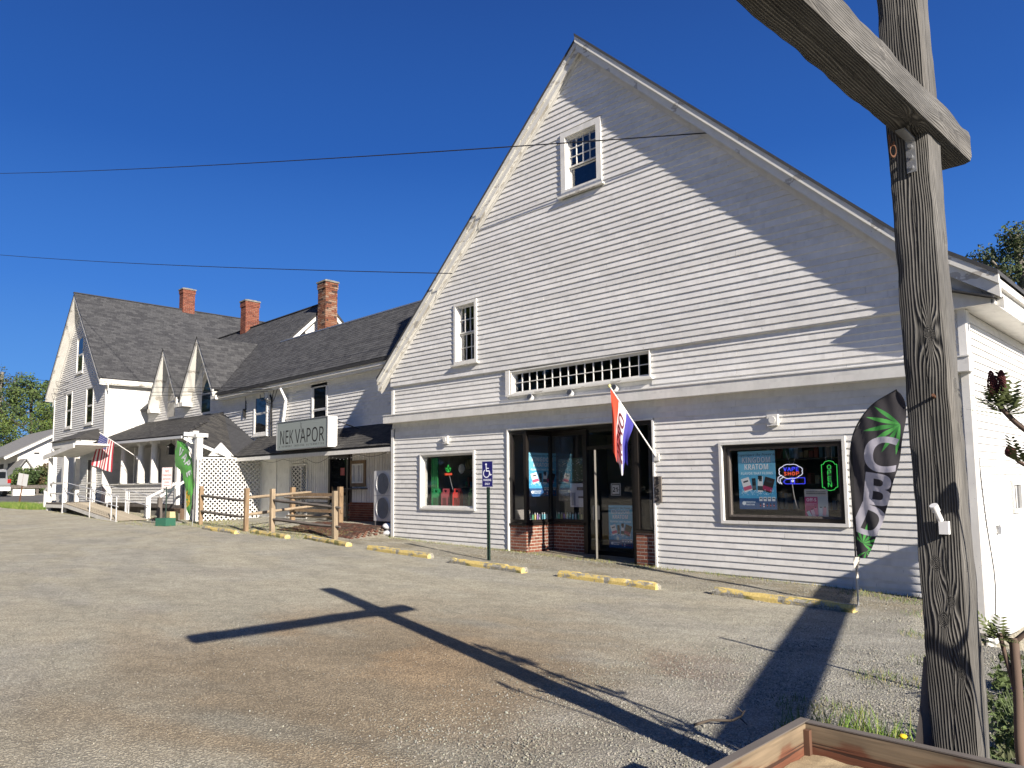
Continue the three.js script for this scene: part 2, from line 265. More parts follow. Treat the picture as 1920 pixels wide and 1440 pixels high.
// ---------------------------------------------------------------- the barn that is now a shop
const barn = thing('barn_store', 'large white clapboard barn with steep gable, shop windows and recessed entrance', 'barn', [7.23, 0, -6]);
{
  const zf = wallZ(0), W = 14.46, R = 9.4;
  const apex = [7.25, 11.74], fl = [-.46, 4.78], knee = [13.8, 5.43], fr = [15.02, 4.60];
  const entry = [4.70, 8.84, -.6, 2.92], gw = [6.72, 7.62, 8.28, 9.58], lw = [2.86, 3.58, 4.80, 6.30], tr = [4.86, 8.82, 3.80, 4.33], LW = [1.34, 3.45, 1.04, 2.45], RW = [10.38, 12.59, .92, 2.32];
  const roofY = (x, drop) => (x < apex[0] ? lerp(fl[1], apex[1], (x - fl[0]) / (apex[0] - fl[0])) : x < knee[0] ? lerp(apex[1], knee[1], (x - apex[0]) / (knee[0] - apex[0])) : lerp(knee[1], fr[1], (x - knee[0]) / (fr[0] - knee[0]))) - drop;
  // front wall with its openings
  {
    const s = new THREE.Shape(); s.moveTo(0, -.7); s.lineTo(W, -.7); s.lineTo(W, roofY(W, .1)); s.lineTo(knee[0], roofY(knee[0], .1)); s.lineTo(apex[0], roofY(apex[0], .12)); s.lineTo(0, roofY(0, .1)); s.closePath();
    for (const [a, b, c, d] of [[4.70, 8.84, -.55, 2.92], gw, lw, tr, LW, RW]) { const h = new THREE.Path(); h.moveTo(a, c); h.lineTo(a, d); h.lineTo(b, d); h.lineTo(b, c); h.closePath(); s.holes.push(h); }
    wput(barn, 'front_wall', muv(new THREE.ExtrudeGeometry(s, { depth: .17, bevelEnabled: false }).translate(0, 0, -.18)), M.white);
  }
  wput(barn, 'wall', [bx(W - .18, W, -2.4, 4.2, -14, -.181), bx(0, .18, -.5, 4.5, -14, -.181), prism([[0, -2.4], [W, -2.4], [W, 4.3], [apex[0], 11.4], [0, 4.6]], -14.2, -14.001)], M.white);
  // floors and a partition close the rooms, so that they stay dark
  wput(barn, 'floor', [bx(.2, W - .2, -.12, -.02, -13.9, -.97), bx(.2, W - .2, 3.02, 3.14, -13.9, -.2), bx(5.3, 8.4, 2.93, 3.0, -.95, -.19), bx(4.6, 8.9, -.3, -.03, -.96, .0)], M.inside);
  wput(barn, 'partition', [bx(.2, W - .2, 0, 3.0, -4.3, -4.2), bx(4.4, 4.5, 0, 3, -4.1, -.2), bx(9.1, 9.2, 0, 3, -4.1, -.2)], M.inside);
  // lapped siding in three fields
  const tilt = y => y > 4.4 ? -.0125 * S(9, 4.4, y) : y > 2.4 ? -.0125 : lerp(-.004, -.0125, clamp(y / 2.4));
  const pad = (h, a, b = a) => [h[0] - a, h[1] + a, h[2] - b, h[3] + b];
  const rows = [
    ...lapRows({ map: zf, y0: -.30, y1: 3.30, e: .1195, bounds: () => [-.02, W + .01], holes: [[4.66, 8.88, -1, 2.94], pad(LW, .05), pad(RW, .05)], tilt, mid: R, len: 4.4, wob: .0035, p: .0265 }),
    ...lapRows({ map: zf, y0: 3.50, y1: 4.33, e: .119, bounds: () => [0, W], holes: [[4.70, 8.86, 3.66, 4.6]], tilt, mid: R, len: 4.6, wob: .0035, p: .0265 }),
    ...lapRows({ map: zf, y0: 4.36, y1: 11.3, e: .1255, nb: .05, bounds: y => [Math.max(-.05, apex[0] - (roofY(apex[0], .42) - y) / .917), Math.min(W + .03, y > 5.1 ? apex[0] + (roofY(apex[0], .42) - y) / .963 : W)], holes: [pad(gw, .12), pad(lw, .06)], tilt, mid: R, len: 5.2, wob: .0035, p: .0265 })];
  for (const g of rows) wput(barn, 'siding_board', g, pick(M.siding));
  wput(barn, 'drip_board', [bar(V(-.04, 4.35 - .0125 * (-R), .03), V(W + .02, 4.35 - .0125 * (W - R), .03), .06, .022)], M.trim);
  // projecting band over the shop front
  const band = (y, x) => y - .0125 * (x - R);
  wput(barn, 'cornice_band', [bar(V(-.16, band(3.395, -.16), .12), V(W + .1, band(3.395, W), .12), .25, .215)], M.white);
  wput(barn, 'band_flashing', [bar(V(-.17, band(3.513, -.16), .125), V(W + .11, band(3.513, W), .125), .28, .02)], M.white);
  // roof, rakes and eaves
  const slope = (a, b, top, bot, z0, z1, name, mat) => wput(barn, name, prism([[a[0], a[1] - bot], [b[0], b[1] - bot], [b[0], b[1] - top], [a[0], a[1] - top]], z0, z1), mat);
  const right = [[[apex[0] + .001, apex[1]], knee], [[knee[0] + .001, knee[1]], fr]], flx = [-.5, roofY(-.5, 0)];
  slope(flx, apex, -.035, .03, -14.5, .245, 'roof', M.shingle[1]); for (const [a, b] of right) slope(a, b, -.035, .03, -14.5, .345, 'roof', M.shingle[1]);
  for (const [a, b] of [[flx, apex], ...right]) {
    const d = a === flx ? -.10 : 0;
    slope(a, b, .031, .17, .245 + d, .33 + d, 'rake_moulding', M.peel);
    slope(a, b, .171, .36, .20 + d, .29 + d, 'rake_board', M.peel);
    slope(a, b, .30, .335, -.05, .199 + d, 'rake_soffit', M.trim);
    slope(a, b, .336, d ? .42 : .50, .03, .085, 'frieze_board', M.trim);
  }
  wput(barn, 'corner_board', [bx(-.03, .09, -.3, 3.27, .028, .05), bx(-.03, .09, 3.55, 4.36, .028, .05)], M.white);
  wput(barn, 'corner_board', [bx(W - .06, W + .045, -.6, 3.24, .03, .055), bx(W - .06, W + .045, 3.46, 4.28, .03, .055), bx(W + .03, W + .056, -2, 4.18, -.14, .0285)], M.white);
  // eave of the sunny side: boxed, with a short return round the corner
  wput(barn, 'eave_box', [bx(W + .01, 14.88, 4.20, 4.24, -14.2, .18), bx(14.881, 14.925, 4.17, 4.47, -14.2, .19), bx(14.9255, 14.985, 4.44, 4.555, -14.2, .195)], M.white);
  wput(barn, 'eave_return', [prism([[13.9, 4.19], [14.90, 4.19], [14.90, 4.25], [13.9, 4.62]], .06, .19)], M.trim);
  wput(barn, 'return_roof', [prism([[13.88, 4.63], [14.94, 4.242], [14.94, 4.26], [13.88, 4.65]], .06, .36)], M.shingle[3]);
  // side wall boards
  const xf = wallX(W);
  for (const g of lapRows({ map: xf, y0: -1.9, y1: 4.16, e: .1165, bounds: () => [.03, 5.2], holes: [[2.28, 2.98, 1.03, 1.62]], p: .026, len: 2.6, wob: .003 })) wput(barn, 'siding_board', g, pick(M.siding));
  stuff(wput(barn, 'siding', lapRows({ map: xf, y0: -1.9, y1: 4.16, e: .1165, bounds: () => [5.205, 14], p: .011, len: 0 }), M.siding[0]));
  { const w = group('window', barn), f = frameBars(xf, 2.30, 2.96, 1.05, 1.60, .07, 0, .05); wput(barn, 'frame', f.geos, M.white, w); wput(barn, 'pane', wbox(xf, 2.37, 2.89, 1.12, 1.53, .002, .01), M.paneGrey, w); wput(barn, 'curtain', [wbox(xf, 2.38, 2.5, 1.13, 1.52, .011, .015), wbox(xf, 2.62, 2.72, 1.13, 1.52, .011, .015)], M.curtain, w); }
  wput(barn, 'meter_box', [bx(W + .012, W + .15, -.66, -.40, -.52, -.30), bx(W + .012, W + .05, -2.0, -.66, -.43, -.39)], M.alu);
  wput(barn, 'side_cable', tube([V(W + .02, 4.1, -.16), V(W + .03, 2.2, -.22), V(W + .04, 1, -.38), V(W + .05, .1, -.62), V(W + .06, -.4, -.45)], .008), M.wire);
  wput(barn, 'side_vent', new THREE.CylinderGeometry(.07, .07, .05, 14).rotateZ(Math.PI / 2).translate(W + .03, .83, -1.15), M.galv);

  // many-paned windows
  const paned = (h, cols, rowsN, opt = {}) => {
    const w = group('window', barn), c = opt.casing ?? .1, n1 = opt.nb ?? .03, f = frameBars(zf, h[0] - c, h[1] + c, h[2] - c * .6, h[3] + c, c, n1 - .03, n1 + .02);
    if (opt.casing !== 0) wput(barn, 'casing', f.geos, M.white, w);
    wput(barn, 'jamb', frameBars(zf, h[0] - .001, h[1] + .001, h[2] - .001, h[3] + .001, .03, -.12, n1 - .031).geos, M.white, w);
    const x0 = h[0] + .03, x1 = h[1] - .03, y0 = h[2] + .03, y1 = h[3] - .03;
    const sash = (a, b, n, cc, rc, bar = .035, top = bar) => {
      const fb = frameBars(zf, x0, x1, a, b, bar, n, n + .03), cw = (x1 - x0 - 2 * bar) / cc, rh = (b - a - 2 * bar) / rc;
      wput(barn, 'sash', fb.geos, M.white, w);
      for (let i = 1; i < cc; i++) wput(barn, 'muntin', fb.b(x0 + bar + cw * i - .009, x0 + bar + cw * i + .009, a + bar, b - bar), M.white, w);
      for (let j = 1; j < rc; j++) for (let i = 0; i < cc; i++) wput(barn, 'muntin', fb.b(x0 + bar + cw * i + (i ? .0095 : 0), x0 + bar + cw * (i + 1) - (i < cc - 1 ? .0095 : 0), a + bar + rh * j - .008, a + bar + rh * j + .008), M.white, w);
      for (let i = 0; i < cc; i++) for (let j = 0; j < rc; j++) wput(barn, 'pane', bx(x0 + bar + cw * i + .001, x0 + bar + cw * (i + 1) - .001, a + bar + rh * j + .001, a + bar + rh * (j + 1) - .001, n + .012, n + .016), M.glass, w);
    };
    opt.build(sash, x0, x1, y0, y1);
    wput(barn, 'sill', [bx(h[0] - c - .07, h[1] + c + .07, h[2] - c * .6 - .045, h[2] - c * .6 - .001, n1 - .02, n1 + .075)], M.peel, w);
  };
  paned(gw, 4, 3, { casing: .135, nb: .085, build: (sash, x0, x1, y0, y1) => { sash(y0 + .56, y1, -.03, 4, 3, .03); sash(y0, y0 + .555, -.08, 1, 1, .03); } });
  paned(lw, 3, 2, { casing: .08, nb: .08, build: (sash, x0, x1, y0, y1) => { sash(y0 + .74, y1, -.03, 3, 2, .03); sash(y0, y0 + .735, -.07, 3, 2, .03); } });
  paned(tr, 16, 2, { casing: .03, nb: .04, build: (sash, x0, x1, y0, y1) => sash(y0, y1, -.04, 16, 2, .022) });
  wput(barn, 'transom_casing', bx(4.68, 4.812, 3.74, 4.38, .02, .085), M.white);
  // shop windows: white outer trim, a frame, clear glass
  const shop = (h, inner, white) => {
    const w = group('shop_window', barn), f = frameBars(zf, h[0] - .055, h[1] + .055, h[2] - .055, h[3] + .055, .055, .0, .06);
    wput(barn, 'trim', f.geos, M.white, w);
    wput(barn, 'frame', frameBars(zf, h[0] + .001, h[1] - .001, h[2] + .001, h[3] - .001, inner, white ? -.07 : -.15, white ? .02 : -.01).geos, white ? M.white : M.bronze, w);
    wput(barn, 'frame', frameBars(zf, h[0] + inner + .001, h[1] - inner - .001, h[2] + inner + .001, h[3] - inner - .001, inner * .5, white ? -.065 : -.12, white ? -.01 : -.04).geos, white ? M.band : M.greyWood, w);
    wput(barn, 'glass', bx(h[0] + inner * 1.5, h[1] - inner * 1.5, h[2] + inner * 1.5, h[3] - inner * 1.5, white ? -.045 : -.085, white ? -.04 : -.08), M.glass, w);
    wput(barn, 'display_shelf', [bx(h[0], h[1], h[2] - .06, h[2] - .005, -.75, -.185)], M.inside, w);
  };
  shop(LW, .035, true); shop(RW, .07, false);
  // entrance recess
  const brickWall = (name, map, s0, s1, y0, y1, n, mats = M.brick, L = .197, H = .0725) => {
    const part = group(name, barn); wput(barn, 'mortar', wbox(map, s0 + .004, s1 - .004, y0, y1, -.1 + n, n - .004), M.mortar, part);
    const bg = new THREE.BoxGeometry(1, 1, 1), o = map(0, 0, 0), m = new THREE.Matrix4().makeBasis(map(1, 0, 0).sub(o), V(0, 1, 0), map(0, 0, 1).sub(o)); muv(bg);
    let r = 0; for (let y = y0; y < y1 - .02; y += H, r++) for (let s = s0 - (r % 2) * L / 2; s < s1 - .02; s += L) {
      const a = Math.max(s + .005, s0), b = Math.min(s + L - .005, s1); if (b - a < .03) continue;
      const k = new THREE.Mesh(bg, pick(mats)); k.name = 'brick'; k.castShadow = k.receiveShadow = true; k.scale.set(b - a - .004, H - .018, .06); k.quaternion.setFromRotationMatrix(m); k.position.copy(map((a + b) / 2, y + H / 2, n - .03 + rr(-.002, .002))).sub(barn.position); part.add(k);
    }
    wput(barn, 'sill', wbox(map, s0 - .01, s1 + .01, y1 + .001, y1 + .05, n - .12, n + .03), M.bronze, part);
  };
  brickWall('knee_wall', zf, 4.72, 5.25, -.12, .66, .0); brickWall('knee_wall', wallX(5.25), .065, .93, -.12, .66, 0); brickWall('knee_wall', wallZ(-.93), 5.26, 6.30, -.12, .66, 0); brickWall('knee_wall', zf, 8.36, 8.82, -.2, .62, .0);
  wput(barn, 'shop_frame', [bx(4.71, 4.79, .72, 2.90, -.1, -.01), bx(5.17, 5.26, .72, 2.90, -.1, -.005), bx(4.79, 5.17, 2.82, 2.90, -.1, -.01), bx(4.79, 5.17, .72, .80, -.1, -.01), bx(5.18, 5.25, .72, 2.90, -.95, -.87), bx(5.18, 5.25, 2.80, 2.90, -.87, -.1), bx(5.18, 5.25, .72, .79, -.87, -.1), bx(5.251, 6.34, 2.80, 2.90, -.99, -.93), bx(5.26, 6.24, .72, .79, -.99, -.93), bx(6.24, 6.36, -.03, 2.90, -1.0, -.90), bx(8.36, 8.44, .68, 2.90, -.12, -.005), bx(8.76, 8.83, .68, 2.90, -.12, -.01), bx(8.44, 8.76, 2.82, 2.90, -.1, -.01), bx(6.36, 8.28, 2.42, 2.50, -1.0, -.92), bx(7.62, 7.67, -.03, 2.42, -1.0, -.92), bx(8.28, 8.359, -.03, 2.9, -1.0, -.03), bx(6.36, 8.28, -.03, .1, -.99, -.94)], M.bronze);
  for (const q of [[4.79, 5.17, .80, 2.82, -.055, -.05], [5.21, 5.215, .79, 2.80, -.87, -.1], [5.26, 6.24, .79, 2.80, -.965, -.96], [8.44, 8.76, .68, 2.82, -.055, -.05], [6.36, 8.28, 2.50, 2.9, -.965, -.96], [6.36, 7.62, .1, 2.42, -.965, -.96], [7.67, 8.28, .1, 2.42, -.965, -.96]]) wput(barn, 'shop_glass', bx(...q), M.glass);
  wput(barn, 'opening_trim', [bx(4.66, 4.70, -.1, 2.99, .0, .05), bx(8.84, 8.88, -.2, 2.93, .0, .05), prism([[4.66, 2.94], [8.88, 2.905], [8.88, 2.95], [4.66, 2.985]], .0, .051)], M.white);
  wput(barn, 'soffit', [bx(4.70, 8.84, 2.921, 2.96, -.95, -.19)], M.bronze);
  wput(barn, 'display_panel', [bx(8.40, 8.8, .7, 2.88, -.5, -.45)], M.inside);
  // the door stands wide open, turned towards the lot
  const door = group('door', barn); { const a = V(6.60, .0, -.91), b = V(7.27, .0, -.08), L = a.distanceTo(b); door.position.copy(a).sub(barn.position); door.rotation.y = -Math.atan2(b.z - a.z, b.x - a.x);
    put('stile', [bx(0, .07, .02, 2.36, -.022, .022), bx(L - .07, L, .02, 2.36, -.022, .022), bx(.07, L - .07, 2.26, 2.36, -.022, .022), bx(.07, L - .07, .02, .22, -.022, .022), bx(.07, L - .07, .96, 1.01, -.02, .02)], M.bronze, door);
    put('pane', bx(.07, L - .07, .22, 2.26, -.004, .004), M.glass, door); put('handle', [bx(L - .055, L - .02, .85, 1.15, .023, .075), bx(L - .055, L - .02, .85, 1.15, -.075, -.023)], M.black, door);
    put('edge_strip', bx(L + .001, L + .012, .02, 2.36, -.02, .02), std(.22, .21, .18, .5), door); }
}
// ---------------------------------------------------------------- shingled roofs
function shingles(root, O, U, lu, Vv, lv, inside, mats, e = .145, w = .31, parent = root) {
  const N = V(0, 0, 0).crossVectors(U, Vv).normalize(); if (N.y < 0) N.negate();
  const bins = mats.map(() => []);
  let r = 0; for (let v = 0; v < lv; v += e, r++) for (let u = -w * ((r * .37) % 1); u < lu; u += w) {
    const a = Math.max(0, u + .004), b = Math.min(lu, u + w - .004), v1 = Math.min(lv, v + e + .03); if (b - a < .03 || !inside((a + b) / 2, v + e * .5)) continue;
    const k = Math.floor((fbm(u * .5 + O.x, v * .8 + O.z, 2) - .5) * 1.2 + rnd() * mats.length + mats.length) % mats.length, h = rr(.009, .016), h1 = .004;
    const P = (uu, vv, n) => O.clone().addScaledVector(U, uu).addScaledVector(Vv, vv).addScaledVector(N, n);
    const q = [P(a, v, h), P(b, v, h), P(b, v1, h1), P(a, v1, h1), P(a, v, -.002), P(b, v, -.002)];
    let f = [0, 1, 2, 0, 2, 3, 4, 5, 1, 4, 1, 0, 4, 0, 3, 5, 2, 1]; if (V(0, 0, 0).crossVectors(U, Vv).dot(N) < 0) f = f.map((_, i) => f[i - i % 3 + [0, 2, 1][i % 3]]);
    bins[k].push(triGeo(f.map(i => q[i]), f.map(i => [[a, v], [b, v], [b, v1], [a, v1], [a, v], [b, v]][i])));
  }
  bins.forEach((g, i) => g.length && stuff(wput(root, 'shingles', g, mats[i], parent)));
}
function farWindow(root, map, s0, s1, y0, y1, o = {}) {
  const w = group('window', root), c = .09, f = frameBars(map, s0, s1, y0, y1, c, .0, .05), m = (y0 + y1) / 2;
  wput(root, 'casing', f.geos, M.white, w);
  wput(root, 'sill', wbox(map, s0 - .05, s1 + .05, y0 - .05, y0 - .001, .0, .09), M.trim, w);
  wput(root, 'pane', wbox(map, s0 + c + .04, s1 - c - .04, m + .02, y1 - c - .04, .004, .012), o.top ?? M.pane, w);
  wput(root, 'pane', wbox(map, s0 + c + .04, s1 - c - .04, y0 + c + .04, m - .02, .004, .010), o.low ?? M.pane, w);
  wput(root, 'sash', [...frameBars(map, s0 + c, s1 - c, m - .02, y1 - c, .04, .003, .032).geos, ...frameBars(map, s0 + c, s1 - c, y0 + c, m - .0205, .04, .002, .022).geos], M.white, w);
}
function chimney(root, x0, x1, z0, z1, y0, y1, mats) {
  const part = group('chimney', root); wput(root, 'core', bx(x0 + .02, x1 - .02, y0, y1 - .01, z0 + .02, z1 - .02), M.mortar, part);
  const bg = muv(new THREE.BoxGeometry(1, 1, 1)), H = .088; let r = 0;
  for (let y = y0; y < y1 - .03; y += H, r++) {
    const over = y > y1 - .3 ? .03 : 0, X0 = x0 - over, X1 = x1 + over, Z0 = z0 - over, Z1 = z1 + over;
    for (const [ax, fix, lo, hi] of [['x', Z1, X0, X1], ['z', X1, Z0, Z1], ['x', Z0, X0, X1], ['z', X0, Z0, Z1]]) {
      const n = Math.round((hi - lo) / .26), L = (hi - lo) / n, off = r % 2 ? L * .5 : 0;
      for (let i = -1; i < n; i++) { const a = Math.max(lo, lo + i * L + off + .006), b = Math.min(hi, lo + (i + 1) * L + off - .006); if (b - a < .04) continue;
        const k = new THREE.Mesh(bg, pick(mats)); k.name = 'brick'; k.castShadow = k.receiveShadow = true; const c = (a + b) / 2, t = .05, j = rr(0, .004), sgn = fix === Z1 && ax === 'x' || fix === X1 && ax === 'z' ? -1 : 1;
        if (ax === 'x') { k.scale.set(b - a, H - .012, t); k.position.set(c, y + H / 2, fix + sgn * (t / 2 + j)); } else { k.scale.set(t, H - .012, b - a); k.position.set(fix + sgn * (t / 2 + j), y + H / 2, c); }
        k.position.sub(root.position); part.add(k); }
    }
  }
  wput(root, 'cap', [bx(x0 - .06, x1 + .06, y1, y1 + .07, z0 - .06, z1 + .06), bx(x0 + .1, x1 - .1, y1 + .07, y1 + .13, z0 + .1, z1 - .1)], M.concrete, part);
}

// ---------------------------------------------------------------- the gabled house at the far end
const house = thing('gabled_house', 'tall white gabled house with grey shingle roof beyond the long porch', 'house', [-27, .7, -6]);
{
  const x0 = -31.6, x1 = -22.4, zf = 1.0, ap = [-27, 12.2], yl = 7.05, o = .35, k = (ap[1] - yl) / (ap[0] - (x0 - o));
  wput(house, 'wall', prism([[x0, 0], [x1, 0], [x1, 6.95], [ap[0], 11.9], [x0, 6.95]], -14.4, zf - .03), M.white);
  const mapF = wallZ(zf - .03), mapR = wallX(x1), lim = y => y < 6.95 ? [x0, x1] : [ap[0] - (11.85 - y) / k, ap[0] + (11.85 - y) / k];
  const wins = [[-29.25, -28.1, 4.98, 6.98], [-25.62, -24.35, 4.95, 6.95], [-27.6, -26.4, 7.85, 9.9]];
  stuff(wput(house, 'siding', lapRows({ map: mapF, y0: .3, y1: 11.8, e: .118, bounds: lim, holes: wins, len: 0, p: .034 }), M.siding[0]));
  stuff(wput(house, 'siding', lapRows({ map: mapR, y0: .3, y1: 6.9, e: .118, bounds: () => [-.97, 14], len: 0, p: .012 }), M.siding[2]));
  for (const w of wins) farWindow(house, mapF, ...w);
  wput(house, 'corner_board', [bx(x0 - .03, x0 + .1, .3, 6.9, zf, zf + .03), bx(x1 - .1, x1 + .03, .3, 6.9, zf, zf + .03)], M.white);
  const L = [x0 - o, yl], Rr = [x1 + o, yl], A = ap;
  for (const [a, b] of [[L, A], [[A[0] + .001, A[1]], Rr]]) {
    const sl = (t, bt, z0, z1, n, m) => wput(house, n, prism([[a[0], a[1] - bt], [b[0], b[1] - bt], [b[0], b[1] - t], [a[0], a[1] - t]], z0, z1), m);
    sl(0, .08, -14.6, 1.42, 'roof_deck', M.shingle[3]); sl(.081, .33, 1.33, 1.40, 'rake_board', M.peel); sl(.30, .34, .99, 1.329, 'rake_soffit', M.trim); sl(.341, .62, .99, 1.03, 'frieze_board', M.trim);
  }
  wput(house, 'eave_board', [bx(x1 + .03, x1 + .33, 6.74, 6.93, -14.4, 1.3), bx(x1 + .331, x1 + .37, 6.78, 7.0, -14.4, 1.38)], M.peel);
  const d = V(ap[0] - Rr[0], ap[1] - Rr[1], 0), ls = d.length(); d.normalize();
  shingles(house, V(Rr[0] + .02, Rr[1] + .0, 1.44), V(0, 0, -1), 15.8, d, ls + .02, () => true, M.shingle);
  wput(house, 'ridge_cap', [bx(ap[0] - .1, ap[0] + .1, ap[1] - .02, ap[1] + .035, -14.5, 1.44)], M.shingle[3]);
  chimney(house, -27.34, -26.76, -4.95, -4.25, 11.6, 13.4, M.brick);
  // entrance porch on its front
  const pr = (pts, n, m) => wput(house, n, prism(pts, 0, 1), m);
  const hip = triGeo([[-26.9, 4.05, 2.3], [-22.3, 4.05, 2.3], [-23.4, 4.66, 1.0], [-26.9, 4.05, 2.3], [-23.4, 4.66, 1.0], [-26.0, 4.66, 1.0], [-22.3, 4.05, 2.3], [-22.3, 4.05, 1.0], [-23.4, 4.66, 1.0], [-26.9, 4.05, 1.0], [-26.9, 4.05, 2.3], [-26.0, 4.66, 1.0], [-26.9, 4.05, 2.3], [-26.9, 4.05, 1.0], [-22.3, 4.05, 1.0], [-26.9, 4.05, 2.3], [-22.3, 4.05, 1.0], [-22.3, 4.05, 2.3]].map(a => V(...a)), Array.from({ length: 18 }, (_, i) => [i * .3, i * .2]));
  wput(house, 'porch_roof', hip, M.porchShingle[0]);
  wput(house, 'porch_beam', [bx(-26.7, -22.5, 3.72, 4.04, 2.0, 2.2), bx(-22.6, -22.45, 3.72, 4.04, 1.0, 1.99), bx(-26.7, -26.55, 3.72, 4.04, 1.0, 1.99)], M.white);
  for (const x of [-26.55, -24.6, -22.6]) wput(house, 'porch_column', [bx(x - .11, x + .11, .95, 3.72, 2.0, 2.2), bx(x - .16, x + .16, 3.6, 3.72, 1.96, 2.24), bx(x - .16, x + .16, .95, 1.1, 1.96, 2.24)], M.white);
  wput(house, 'porch_deck', [bx(-26.8, -22.45, .5, .95, 1.0, 2.3)], M.greyWood);
  wput(house, 'door', [bx(-24.6, -23.6, .96, 3.1, .985, 1.05)], M.greyWood);
  wput(house, 'door_frame', frameBars(wallZ(.99), -24.75, -23.45, .96, 3.25, .14, .0, .08).geos, M.white);
}

